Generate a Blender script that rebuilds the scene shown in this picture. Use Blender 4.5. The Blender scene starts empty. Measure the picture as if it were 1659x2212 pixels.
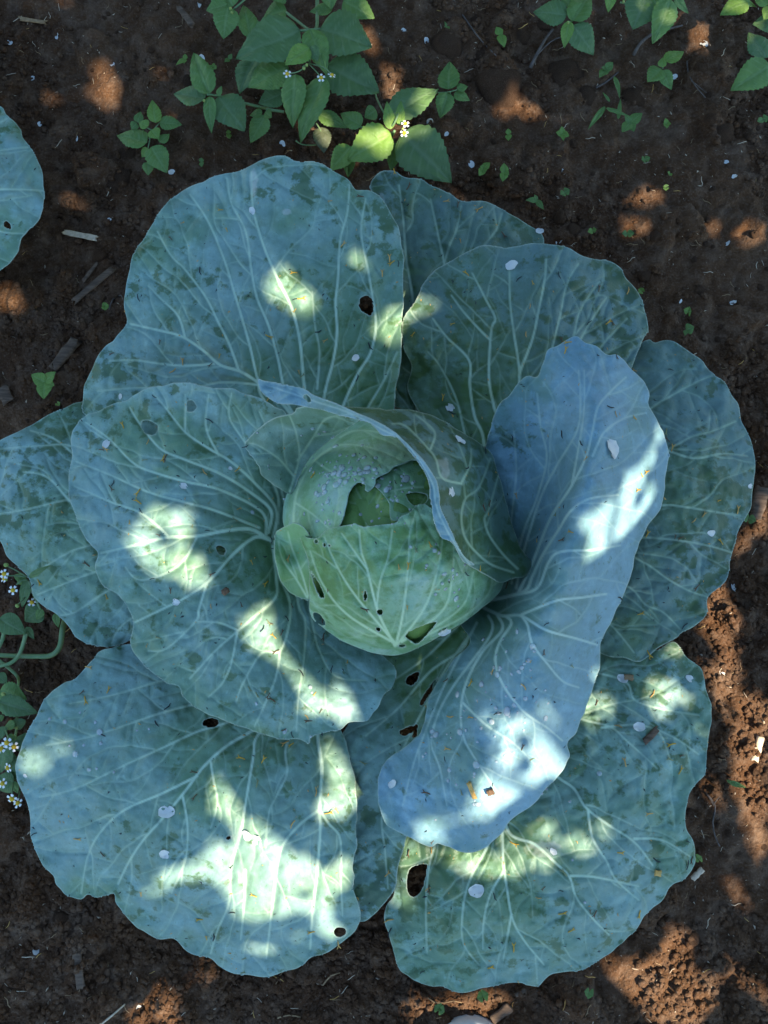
import bpy, math, random
import numpy as np
from mathutils import Vector, Matrix

# ------------------------------------------------------------------ camera
W, HT = 1659.0, 2212.0                      # pixel frame in which the photograph was traced
CAM_H, TILT, TANX = 0.85, math.radians(8), math.tan(math.radians(25))
CAM_Y = -CAM_H * math.tan(TILT)
sc = bpy.context.scene
COL = sc.collection
cam_d = bpy.data.cameras.new('camera'); cam = bpy.data.objects.new('camera', cam_d); COL.objects.link(cam)
cam.location = (0, CAM_Y, CAM_H); cam.rotation_euler = (TILT, 0, 0)
cam_d.sensor_fit = 'HORIZONTAL'; cam_d.sensor_width = 36; cam_d.lens = 18 / TANX
cam_d.clip_start = 0.01; cam_d.clip_end = 500
sc.camera = cam

# ------------------------------------------------------------------ light
SUN_EL = math.radians(54)
SUN_H = np.array([0.76, -0.65]); SUN_H /= np.linalg.norm(SUN_H)
SUN = np.array([SUN_H[0]*math.cos(SUN_EL), SUN_H[1]*math.cos(SUN_EL), math.sin(SUN_EL)])
world = bpy.data.worlds.new('World'); sc.world = world; world.use_nodes = True
wn = world.node_tree
sky = wn.nodes.new('ShaderNodeTexSky'); sky.sky_type = 'NISHITA'; sky.sun_disc = False
sky.sun_elevation = SUN_EL; sky.sun_rotation = math.atan2(SUN_H[0], SUN_H[1])
sky.air_density = 1.3; sky.dust_density = 0.0; sky.ozone_density = 7.0
bg = wn.nodes['Background']; wn.links.new(sky.outputs[0], bg.inputs[0]); bg.inputs[1].default_value = 0.13
sd = bpy.data.lights.new('sun', 'SUN'); sd.energy = 5.0; sd.angle = math.radians(0.45); sd.color = (1.0, 0.92, 0.78)
so = bpy.data.objects.new('sun', sd); COL.objects.link(so)
so.rotation_euler = Vector(SUN).to_track_quat('Z', 'Y').to_euler(); so.location = (3, -3, 5)
sc.view_settings.view_transform = 'Standard'; sc.view_settings.look = 'None'
sc.view_settings.exposure = 1.52; sc.view_settings.gamma = 1
sc.cycles.max_bounces = 8

# ------------------------------------------------------------------ helpers
def unproj(px, py, z):
    """photo pixel + height above the bed -> point in metres"""
    px = np.asarray(px, float); py = np.asarray(py, float); z = np.asarray(z, float)
    xn = (px - W/2) / (W/2) * TANX; yn = -(py - HT/2) / (W/2) * TANX
    c, s = math.cos(TILT), math.sin(TILT)
    dx, dy, dz = xn, yn*c + s, yn*s - c
    t = (z - CAM_H) / dz
    return np.stack([t*dx, CAM_Y + t*dy, z + 0*t], -1)
def proj(P):
    P = np.asarray(P, float); c, s = math.cos(TILT), math.sin(TILT)
    x, y, z = P[..., 0], P[..., 1] - CAM_Y, P[..., 2] - CAM_H
    yc = y*c + z*s; zc = -y*s + z*c
    return np.stack([W/2 + x/-zc/TANX*W/2, HT/2 - yc/-zc/TANX*W/2], -1)
def px_m(z): return 2*TANX*(CAM_H - z)/math.cos(TILT)/W      # metres per traced pixel at height z

def _h(ix, iy, seed):
    n = (ix.astype(np.int64)*374761393 + iy.astype(np.int64)*668265263 + seed*1442695041) & 0x7fffffff
    n = ((n ^ (n >> 13)) * 1274126177) & 0x7fffffff
    return ((n ^ (n >> 16)) & 0xffff) / 65535.0
def vnoise(x, y, seed=0):
    ix, iy = np.floor(x), np.floor(y); fx, fy = x-ix, y-iy
    fx = fx*fx*(3-2*fx); fy = fy*fy*(3-2*fy)
    a, b, c, d = _h(ix, iy, seed), _h(ix+1, iy, seed), _h(ix, iy+1, seed), _h(ix+1, iy+1, seed)
    return (a*(1-fx)+b*fx)*(1-fy) + (c*(1-fx)+d*fx)*fy - 0.5
def fbm(x, y, seed=0, o=4):
    r = 0; a = 1.0
    for k in range(o):
        r = r + a*vnoise(x*2**k, y*2**k, seed+k*17); a *= 0.5
    return r
def worley(x, y, seed=0):
    ix, iy = np.floor(x), np.floor(y); d1 = np.full(x.shape, 9.0); d2 = d1.copy(); hid = np.zeros(x.shape)
    for i in (-1, 0, 1):
        for j in (-1, 0, 1):
            cx, cy = ix+i, iy+j
            d = np.hypot(cx + _h(cx, cy, seed) - x, cy + _h(cx, cy, seed+5) - y)
            near = d < d1
            d2 = np.where(near, d1, np.minimum(d2, d)); hid = np.where(near, _h(cx, cy, seed+9), hid); d1 = np.where(near, d, d1)
    return d1, d2, hid

def mesh_np(name, V, F, mat, parent=None, loc=None, attrs=None, smooth=True, tris=None):
    """one mesh object from arrays; V in world metres, stored relative to loc or to the parent's location"""
    V = np.asarray(V, float)
    org = np.array(loc if loc is not None else (parent_world(parent) if parent else (0, 0, 0)), float)
    me = bpy.data.meshes.new(name)
    F = [np.asarray(f) for f in (F if isinstance(F, list) and len(F) and isinstance(F[0], np.ndarray) and F[0].ndim == 2 else [np.asarray(F)])]
    F = [f for f in F if len(f)]
    me.vertices.add(len(V)); me.vertices.foreach_set('co', (V-org).astype(np.float32).ravel())
    nl = sum(f.size for f in F); npol = sum(len(f) for f in F)
    me.loops.add(nl); me.loops.foreach_set('vertex_index', np.concatenate([f.ravel() for f in F]).astype(np.int32))
    me.polygons.add(npol)
    st = []; o = 0
    for f in F:
        st.append(o + np.arange(len(f))*f.shape[1]); o += f.size
    me.polygons.foreach_set('loop_start', np.concatenate(st).astype(np.int32))
    for k, v in (attrs or {}).items():
        a = me.attributes.new(k, 'FLOAT', 'POINT'); a.data.foreach_set('value', np.asarray(v, np.float32))
    me.update(calc_edges=True); me.validate()
    if smooth: me.polygons.foreach_set('use_smooth', np.ones(len(me.polygons), bool))
    me.materials.append(mat)
    ob = bpy.data.objects.new(name, me); COL.objects.link(ob)
    if parent is not None:
        ob.parent = parent
        if loc is not None: ob.location = np.array(loc) - parent_world(parent)
    elif loc is not None: ob.location = loc
    return ob
def parent_world(p):
    v = np.zeros(3)
    while p is not None: v = v + np.array(p.location); p = p.parent
    return v
def thing(name, label, cat, loc, group=None):
    o = bpy.data.objects.new(name, None); COL.objects.link(o); o.location = loc; o.empty_display_size = 0.02
    return tag(o, label, cat, group)
def tag(o, label, cat, group=None):
    o['label'] = label; o['category'] = cat
    if group: o['group'] = group
    return o

class B:                                    # collects vertices and faces of mixed size
    def __init__(s): s.v = []; s.t = []; s.q = []; s.n = 0
    def add(s, V, Q=(), T=()):
        V = np.asarray(V, float).reshape(-1, 3); s.v.append(V)
        if len(Q): s.q.append(np.asarray(Q)+s.n)
        if len(T): s.t.append(np.asarray(T)+s.n)
        s.n += len(V)
    def build(s, name, mat, parent=None, loc=None, smooth=True):
        F = []
        if s.q: F.append(np.concatenate(s.q))
        if s.t: F.append(np.concatenate(s.t))
        return mesh_np(name, np.concatenate(s.v), F, mat, parent, loc, smooth=smooth)
def tube(b, pts, rad, n=7, cap=True):
    pts = np.asarray(pts, float); m = len(pts); rad = np.broadcast_to(np.asarray(rad, float), (m,))
    T = np.gradient(pts, axis=0); T /= np.linalg.norm(T, axis=1)[:, None]+1e-12
    u = np.cross(T[0], [0.31, 0.2, 0.93]); u /= np.linalg.norm(u)
    V = []
    a = np.arange(n)*2*math.pi/n
    for i in range(m):
        u = u - T[i]*u.dot(T[i]); u /= np.linalg.norm(u); w = np.cross(T[i], u)
        V.append(pts[i] + rad[i]*(np.cos(a)[:, None]*u + np.sin(a)[:, None]*w))
    V = np.concatenate(V); Q = []
    for i in range(m-1):
        for k in range(n): Q.append((i*n+k, i*n+(k+1) % n, (i+1)*n+(k+1) % n, (i+1)*n+k))
    Tt = []
    if cap:
        V = np.concatenate([V, pts[:1], pts[-1:]])
        for k in range(n): Tt.append((m*n, (k+1) % n, k)); Tt.append((m*n+1, (m-1)*n+k, (m-1)*n+(k+1) % n))
    b.add(V, Q, Tt)
def catmull(P, step=4.0, closed=True):
    P = np.asarray(P, float); n = len(P); out = []
    rng = range(n) if closed else range(n-1)
    for i in rng:
        if closed: p0, p1, p2, p3 = P[i-1], P[i], P[(i+1) % n], P[(i+2) % n]
        else: p0, p1, p2, p3 = P[max(i-1, 0)], P[i], P[i+1], P[min(i+2, n-1)]
        k = max(1, int(np.linalg.norm(p2[:2]-p1[:2])/step)); t = (np.arange(k)/k)[:, None]
        out.append(0.5*((2*p1) + (p2-p0)*t + (2*p0-5*p1+4*p2-p3)*t*t + (3*p1-p0-3*p2+p3)*t**3))
    if not closed: out.append(P[-1:])
    return np.concatenate(out)
def inside(x, y, poly):
    r = np.zeros(x.shape, bool); a = poly; b = np.roll(poly, -1, 0)
    for (x1, y1), (x2, y2) in zip(a, b):
        if y1 == y2: continue
        c = (y1 > y) != (y2 > y)
        r ^= c & (x < (x2-x1)*(y-y1)/(y2-y1)+x1)
    return r

# ------------------------------------------------------------------ materials
class NT:
    def __init__(s, name):
        s.m = bpy.data.materials.new(name); s.m.use_nodes = True; s.t = s.m.node_tree
        s.p = s.t.nodes['Principled BSDF']; s.out = s.t.nodes['Material Output']
    def n(s, t, **kw):
        k = s.t.nodes.new(t)
        for a, v in kw.items(): setattr(k, a, v)
        return k
    def l(s, a, b): s.t.links.new(a, b)
    def inp(s, k, v):
        if hasattr(v, 'is_linked') or hasattr(v, 'links'): s.l(v, k)
        else: k.default_value = v
    def attr(s, name): return s.n('ShaderNodeAttribute', attribute_name=name).outputs['Fac']
    def math(s, op, a, b=0.0, clamp=False):
        k = s.n('ShaderNodeMath', operation=op, use_clamp=clamp); s.inp(k.inputs[0], a); s.inp(k.inputs[1], b); return k.outputs[0]
    def mix(s, f, a, b):
        k = s.n('ShaderNodeMix', data_type='RGBA'); s.inp(k.inputs[0], f)
        s.inp(k.inputs[6], a if not isinstance(a, tuple) else (*a, 1)); s.inp(k.inputs[7], b if not isinstance(b, tuple) else (*b, 1)); return k.outputs[2]
    def coord(s, scale=(1, 1, 1), which='Object'):
        c = s.n('ShaderNodeTexCoord'); mp = s.n('ShaderNodeMapping'); s.l(c.outputs[which], mp.inputs[0]); mp.inputs['Scale'].default_value = scale
        return mp.outputs[0]
    def noise(s, vec, scale, detail=4, rough=.55):
        k = s.n('ShaderNodeTexNoise'); s.l(vec, k.inputs['Vector']); k.inputs['Scale'].default_value = scale
        k.inputs['Detail'].default_value = detail; k.inputs['Roughness'].default_value = rough; return k.outputs['Fac']
    def ramp(s, f, a, b):
        k = s.n('ShaderNodeMapRange', clamp=True); k.interpolation_type = 'SMOOTHSTEP'
        s.inp(k.inputs[0], f); s.inp(k.inputs[1], a); s.inp(k.inputs[2], b); return k.outputs[0]
    def bump(s, h, strength, dist):
        k = s.n('ShaderNodeBump'); s.l(h, k.inputs['Height']); k.inputs['Strength'].default_value = strength; k.inputs['Distance'].default_value = dist
        s.l(k.outputs[0], s.p.inputs['Normal']); return k
    def translucent(s, col, fac):
        t = s.n('ShaderNodeBsdfTranslucent'); s.inp(t.inputs[0], col if not isinstance(col, tuple) else (*col, 1))
        mx = s.n('ShaderNodeMixShader'); mx.inputs[0].default_value = fac
        s.l(s.p.outputs[0], mx.inputs[1]); s.l(t.outputs[0], mx.inputs[2]); s.l(mx.outputs[0], s.out.inputs[0])

def cabbage_mat(name, c1, c2, rubc, veinc, transl=0.10, soft=.10, rs=62):
    t = NT(name); v = t.coord()
    big = t.noise(v, 14, 3); fine = t.noise(v, 220, 4)
    col = t.mix(t.ramp(big, .36, .66), c1, c2)
    col = t.mix(t.math('MULTIPLY', t.ramp(fine, .35, .75), .35), col, tuple(x*1.22 for x in c1))
    cloud = t.noise(t.coord((1, 1.25, 1)), 34, 6, .66)          # uneven wax: cloudy pale and greener, thinner places
    thin = t.noise(t.coord((1, 1, 1.3)), 8.5, 3, .6)
    col = t.mix(t.math('MULTIPLY', t.ramp(thin, .46, .64), .80), col, t.mix(.55, c2, (rubc[0]*1.9, rubc[1]*1.9, rubc[2]*1.9)))
    col = t.mix(t.math('MULTIPLY', t.ramp(cloud, .50, .74), .70), col, tuple(min(x*1.45, .6) for x in c1))
    col = t.mix(t.math('MULTIPLY', t.ramp(cloud, .48, .26), .65), col, t.mix(.55, c2, rubc))
    scuff = t.noise(t.coord((1.7, 1, 1)), 120, 5, .7)
    col = t.mix(t.math('MULTIPLY', t.ramp(scuff, .56, .72), .32), col, tuple(min(x*1.6, .62) for x in c1))
    col = t.mix(t.math('MULTIPLY', t.ramp(scuff, .42, .30), .38), col, rubc)
    # places where the wax bloom is rubbed off and the green shows
    vs = t.coord((1, 1.12, 1))
    r1 = t.math('ADD', t.noise(vs, rs, 5, .62), t.math('MULTIPLY', t.noise(v, 11, 2), .55))
    thr = t.math('SUBTRACT', 1.02, t.math('MULTIPLY', t.attr('rub'), .30))
    rub = t.math('MULTIPLY', t.ramp(r1, thr, t.math('ADD', thr, soft)), .8)
    r2 = t.ramp(t.noise(vs, 260, 3, .6), t.math('SUBTRACT', .74, t.math('MULTIPLY', t.attr('rub'), .12)), .78)
    rub = t.math('MAXIMUM', rub, t.math('MULTIPLY', r2, .85))
    col = t.mix(rub, col, rubc)
    col = t.mix(t.math('MULTIPLY', t.math('MINIMUM', t.attr('green'), 1.0), .8), col, t.mix(.35, rubc, (0.16, 0.30, 0.10)))
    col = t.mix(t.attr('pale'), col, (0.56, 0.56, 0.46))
    col = t.mix(t.attr('vein'), col, veinc)
    col = t.mix(t.attr('edge'), col, (0.52, 0.58, 0.42))
    t.l(col, t.p.inputs['Base Color'])
    rr = t.math('ADD', t.math('MULTIPLY', fine, .2), .40)
    t.l(t.math('SUBTRACT', rr, t.math('MULTIPLY', rub, .12)), t.p.inputs['Roughness'])
    t.p.inputs['Specular IOR Level'].default_value = .42
    h = t.math('ADD', t.math('MULTIPLY', fine, .35), t.noise(v, 620, 2))
    t.bump(t.math('ADD', h, t.math('MULTIPLY', scuff, 1.5)), .40, .0008)
    t.translucent(t.mix(.6, col, (0.25, 0.42, 0.10)), transl)
    return t.m
M = {}
M['leaf'] = cabbage_mat('cabbage_leaf', (0.220, 0.335, 0.270), (0.160, 0.270, 0.185), (0.060, 0.115, 0.030), (0.54, 0.68, 0.44))
M['leaf_blue'] = cabbage_mat('cabbage_leaf_waxy', (0.205, 0.335, 0.350), (0.175, 0.300, 0.305), (0.070, 0.130, 0.060), (0.46, 0.60, 0.48))
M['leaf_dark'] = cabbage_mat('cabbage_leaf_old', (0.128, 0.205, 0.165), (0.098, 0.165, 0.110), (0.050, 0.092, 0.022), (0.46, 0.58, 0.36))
M['head'] = cabbage_mat('cabbage_head_leaf', (0.330, 0.500, 0.330), (0.240, 0.410, 0.190), (0.095, 0.205, 0.040), (0.56, 0.72, 0.42), soft=.28, rs=75)
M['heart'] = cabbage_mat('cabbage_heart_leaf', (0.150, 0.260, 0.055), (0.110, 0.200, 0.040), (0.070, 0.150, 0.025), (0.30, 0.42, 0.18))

def soil_mat():
    t = NT('soil'); v = t.coord()
    n1 = t.noise(v, 5, 5); n2 = t.noise(v, 45, 6, .65); n3 = t.noise(v, 420, 5, .7)
    col = t.mix(t.ramp(n1, .35, .65), (0.088, 0.038, 0.0145), (0.112, 0.052, 0.021))
    col = t.mix(t.ramp(n2, .42, .72), col, (0.170, 0.098, 0.054))
    col = t.mix(t.math('MULTIPLY', t.ramp(n3, .48, .78), .6), col, (0.270, 0.185, 0.120))
    col = t.mix(t.math('MULTIPLY', t.ramp(n3, .45, .25), .35), col, (0.038, 0.019, 0.010))
    t.l(col, t.p.inputs['Base Color']); t.p.inputs['Roughness'].default_value = .95; t.p.inputs['Specular IOR Level'].default_value = .15
    vo = t.n('ShaderNodeTexVoronoi'); t.l(v, vo.inputs['Vector']); vo.inputs['Scale'].default_value = 300
    h = t.math('ADD', t.math('MULTIPLY', t.noise(v, 130, 6, .7), 2.0), t.math('ADD', n3, t.math('MULTIPLY', vo.outputs['Distance'], -.7)))
    t.bump(h, .9, .0024)
    return t.m
M['soil'] = soil_mat()

def weed_mat(name, c1, c2, vein):
    t = NT(name); v = t.coord()
    col = t.mix(t.ramp(t.noise(v, 45, 4), .35, .68), c1, c2)
    col = t.mix(t.math('MULTIPLY', t.attr('vein'), .7), col, vein)
    t.l(col, t.p.inputs['Base Color']); t.p.inputs['Roughness'].default_value = .48; t.p.inputs['Specular IOR Level'].default_value = .35
    t.bump(t.math('ADD', t.noise(v, 260, 4), t.math('MULTIPLY', t.attr('vein'), -.8)), .5, .0015)
    t.translucent(t.mix(.5, col, (0.16, 0.36, 0.04)), .22)
    return t.m
M['weed'] = weed_mat('weed_leaf', (0.135, 0.235, 0.050), (0.175, 0.285, 0.062), (0.26, 0.37, 0.12))
M['weed_dark'] = weed_mat('weed_leaf_dark', (0.112, 0.195, 0.060), (0.145, 0.235, 0.072), (0.22, 0.31, 0.13))
M['weed_young'] = weed_mat('weed_leaf_young', (0.190, 0.310, 0.048), (0.235, 0.360, 0.065), (0.30, 0.43, 0.12))
M['weed_dry'] = weed_mat('weed_leaf_dry', (0.100, 0.120, 0.050), (0.130, 0.140, 0.065), (0.17, 0.18, 0.09))

def plain(name, c1, c2, scale=120, rough=.7, spec=.3, bump=.3, stretch=(1, 1, 1), transl=0):
    t = NT(name); v = t.coord(stretch); n = t.noise(v, scale, 5)
    t.l(t.mix(t.ramp(n, .35, .68), c1, c2), t.p.inputs['Base Color'])
    t.p.inputs['Roughness'].default_value = rough; t.p.inputs['Specular IOR Level'].default_value = spec
    if bump: t.bump(n, bump, .0008)
    if transl: t.translucent(c1, transl)
    return t.m
M['stem'] = plain('weed_stem', (0.13, 0.22, 0.08), (0.19, 0.27, 0.11), 90, .5)
M['stalk'] = plain('cabbage_stalk', (0.26, 0.36, 0.20), (0.32, 0.42, 0.26), 60, .5)
M['petal'] = plain('fallen_petal', (0.90, 0.86, 0.74), (0.80, 0.75, 0.62), 300, .55, .3, .5, transl=.2)
M['ray'] = plain('ray_floret', (0.90, 0.86, 0.74), (0.84, 0.78, 0.64), 200, .6)
M['disc'] = plain('disc_floret', (0.62, 0.36, 0.02), (0.70, 0.46, 0.04), 900, .8, .2, .8)
M['bud'] = plain('flower_bud', (0.20, 0.30, 0.06), (0.36, 0.38, 0.10), 500, .7)
M['tan'] = plain('dry_floret_tan', (0.60, 0.31, 0.07), (0.66, 0.40, 0.12), 500, .8)
M['yellow'] = plain('dry_floret_yellow', (0.70, 0.40, 0.04), (0.58, 0.31, 0.03), 500, .8)
M['brown'] = plain('dry_floret_brown', (0.12, 0.065, 0.032), (0.19, 0.105, 0.05), 500, .85)
M['black'] = plain('dry_floret_dark', (0.022, 0.030, 0.030), (0.04, 0.045, 0.04), 500, .7)
M['olive'] = plain('dry_floret_olive', (0.24, 0.26, 0.10), (0.30, 0.30, 0.14), 500, .8)
M['straw'] = plain('straw', (0.40, 0.25, 0.12), (0.28, 0.17, 0.08), 250, .85, .2)
M['straw_pale'] = plain('straw_pale', (0.66, 0.50, 0.32), (0.48, 0.36, 0.22), 250, .8, .2)
M['wood'] = plain('weathered_wood', (0.170, 0.110, 0.068), (0.09, 0.058, 0.036), 60, .9, .15, 1.0, (1, 6, 6))
M['twig'] = plain('twig_bark', (0.115, 0.085, 0.062), (0.17, 0.13, 0.10), 150, .9, .15, .8)
M['bark'] = plain('tree_bark', (0.13, 0.10, 0.075), (0.20, 0.16, 0.12), 14, .9, .1, 1.0, (1, 1, .25))
M['tree_leaf'] = plain('tree_leaf', (0.055, 0.115, 0.030), (0.080, 0.150, 0.040), 30, .5, .4, .2, transl=.12)
M['shoe_rubber'] = plain('shoe_rubber', (0.70, 0.64, 0.54), (0.62, 0.56, 0.47), 80, .6)
M['shoe_cloth'] = plain('shoe_cloth', (0.62, 0.55, 0.45), (0.55, 0.49, 0.40), 900, .9, .2, .8)
def water_mat():
    t = NT('water'); g = t.n('ShaderNodeBsdfGlossy'); g.inputs['Roughness'].default_value = .03; g.inputs['Color'].default_value = (1, 1, 1, 1)
    r = t.n('ShaderNodeBsdfTransparent'); r.inputs[0].default_value = (.93, .97, .96, 1); f = t.n('ShaderNodeFresnel'); f.inputs['IOR'].default_value = 1.33; df = t.n('ShaderNodeBsdfDiffuse'); df.inputs[0].default_value = (.85, .85, .8, 1); m0 = t.n('ShaderNodeMixShader'); m0.inputs[0].default_value = .34; t.l(r.outputs[0], m0.inputs[1]); t.l(df.outputs[0], m0.inputs[2])  # white diffuse share stands in for the drops' silvery reflection
    m = t.n('ShaderNodeMixShader'); t.l(f.outputs[0], m.inputs[0]); t.l(m0.outputs[0], m.inputs[1]); t.l(g.outputs[0], m.inputs[2]); t.l(m.outputs[0], t.out.inputs[0]); t.t.nodes.remove(t.p); return t.m
M['water'] = water_mat()

# ------------------------------------------------------------------ ground
def ground_h(x, y):
    x = np.asarray(x, float); y = np.asarray(y, float)
    wx = x + .012*fbm(x*30, y*30, 3, 3); wy = y + .012*fbm(x*30+9, y*30+4, 7, 3)
    h = .016*fbm(x*4, y*4, 11, 3)
    for sc_, amp, sd_, dens in ((22, .012, 21, .55), (52, .0042, 31, 1.01), (115, .0026, 41, 1.01)):
        d1, d2, hid = worley(wx*sc_, wy*sc_, sd_)
        h = h + amp*np.where(hid < dens, hid/dens, 0)*np.clip(1-(d1/.62)**2, 0, 1)**.7
    h = h + .0075*fbm(x*60, y*60, 55, 5)
    return h - .014
def ground_hit(px, py, lift=0.0):
    z = np.zeros(np.shape(px))
    for _ in range(6):
        P = unproj(px, py, z); z = ground_h(P[..., 0], P[..., 1]) + lift
    return unproj(px, py, z)
def axis(core, step, far, k):
    c = np.arange(-core, core+step/2, step); g = core + step + (far-core)*(np.linspace(0, 1, k)**3.2)
    return np.concatenate([-g[::-1], c, g])
gx = axis(.60, .0030, 40, 46); gy = axis(.76, .0030, 40, 46)
GX, GY = np.meshgrid(gx, gy); GZ = ground_h(GX, GY)
nx, ny = len(gx), len(gy); I = np.arange(nx*ny).reshape(ny, nx)
gq = np.stack([I[:-1, :-1], I[:-1, 1:], I[1:, 1:], I[1:, :-1]], -1).reshape(-1, 4)
g = mesh_np('ground', np.stack([GX, GY, GZ], -1).reshape(-1, 3), gq, M['soil'], loc=(0, 0, 0)); g['kind'] = 'structure'

# ------------------------------------------------------------------ cabbage leaf builder
S = 2.5                                    # grid step, traced pixels
X0, Y0 = -420, -120
NXG, NYG = int((W+520-X0)/S), int((HT+300-Y0)/S)
ZLIM = np.full((NYG, NXG), 9.0)            # lowest leaf surface so far (leaves are made from the top one downwards)
ZTOP = np.full((NYG, NXG), -9.0); IDTOP = np.full((NYG, NXG), -1)
LEAVES = []

def tps(ctrl, x, y):
    c = np.asarray(ctrl, float); p = c[:, :2]/300.0; n = len(c)
    def k(r2): return np.where(r2 > 1e-12, r2*np.log(r2+1e-12), 0)
    A = np.zeros((n+3, n+3)); A[:n, :n] = k(((p[:, None]-p[None])**2).sum(-1)) + np.eye(n)*.0008
    A[:n, n] = 1; A[:n, n+1:] = p; A[n, :n] = 1; A[n+1:, :n] = p.T
    w = np.linalg.solve(A, np.r_[c[:, 2]*.01, 0, 0, 0])
    q = np.stack([x, y], -1)/300.0; r = w[n] + q@w[n+1:]
    for i in range(n): r = r + w[i]*k(((q-p[i])**2).sum(-1))
    return r
def grow_veins(ins, ox, oy, mains, seed, space=30):
    """main veins as traced; side veins leave them at an acute angle and run on until they meet another vein or the margin"""
    rg = np.random.RandomState(seed); segs = []; lines = []; OCC = np.full(ins.shape, -1); ny, nx = ins.shape
    def cell(p): return int((p[1]-oy)/S+.5), int((p[0]-ox)/S+.5)
    def stamp(line, lid):
        for p, q in zip(line[:-1], line[1:]):
            for f in (0, .34, .67):
                a, b = cell(p+(q-p)*f)
                if 1 <= a < ny-1 and 1 <= b < nx-1: OCC[a-1:a+2, b-1:b+2] = np.where(OCC[a-1:a+2, b-1:b+2] < 0, lid, OCC[a-1:a+2, b-1:b+2])
    for w0, w1, pts in mains:
        c = catmull(pts, 6, False); k = len(c); w = w0+(w1-w0)*(np.arange(k)/k)**.8
        for a in range(k-1): segs.append((c[a], c[a+1], w[a], w[a+1]))
        lines.append((c, w)); stamp(c, len(lines)-1)
    level = list(range(len(lines)))
    for lv, (gap, wmax, wend, maxlen, ang0, ang1) in enumerate(((space*2.3, 2.2, 1.1, 44, 28, 48), (space*2.2, 1.2, .8, 30, 42, 68))):
        nxt = []
        for li in level:
            c, w = lines[li]; k = len(c); pos = rg.uniform(.35, 1.0)*gap/6; side = 1 if rg.rand() < .5 else -1
            while pos < k-2:
                a = int(pos); pos += gap/6*rg.uniform(.6, 1.5); side = -side if rg.rand() < .8 else side
                d = c[min(a+1, k-1)]-c[a]; th = side*math.radians(rg.uniform(ang0, ang1)); p = c[a].copy(); line = [p]; ok = False
                turn = -side*math.radians(rg.uniform(-.5, 1.2)); dr = math.atan2(d[1], d[0])+th
                for st in range(maxlen):
                    dr += turn + rg.randn()*.09; p = p + 5.0*np.array([math.cos(dr), math.sin(dr)]); y_, x_ = cell(p)
                    if not (0 <= y_ < ny and 0 <= x_ < nx) or not ins[y_, x_]: break
                    line.append(p); o = OCC[y_, x_]
                    if o >= 0 and (o != li or st > 5): ok = True; break
                if len(line) < 5 or (lv > 0 and not ok and len(line) > 9 and rg.rand() < .5): continue
                line = np.array(line); m = len(line); w0 = min(wmax, w[a]*.75); ww = w0+(wend-w0)*np.arange(m)/m
                for b_ in range(m-1): segs.append((line[b_], line[b_+1], ww[b_], ww[b_+1]))
                lines.append((line, ww)); stamp(line, len(lines)-1); nxt.append(len(lines)-1)
        level = nxt + level if lv == 0 else nxt
    return segs

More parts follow.
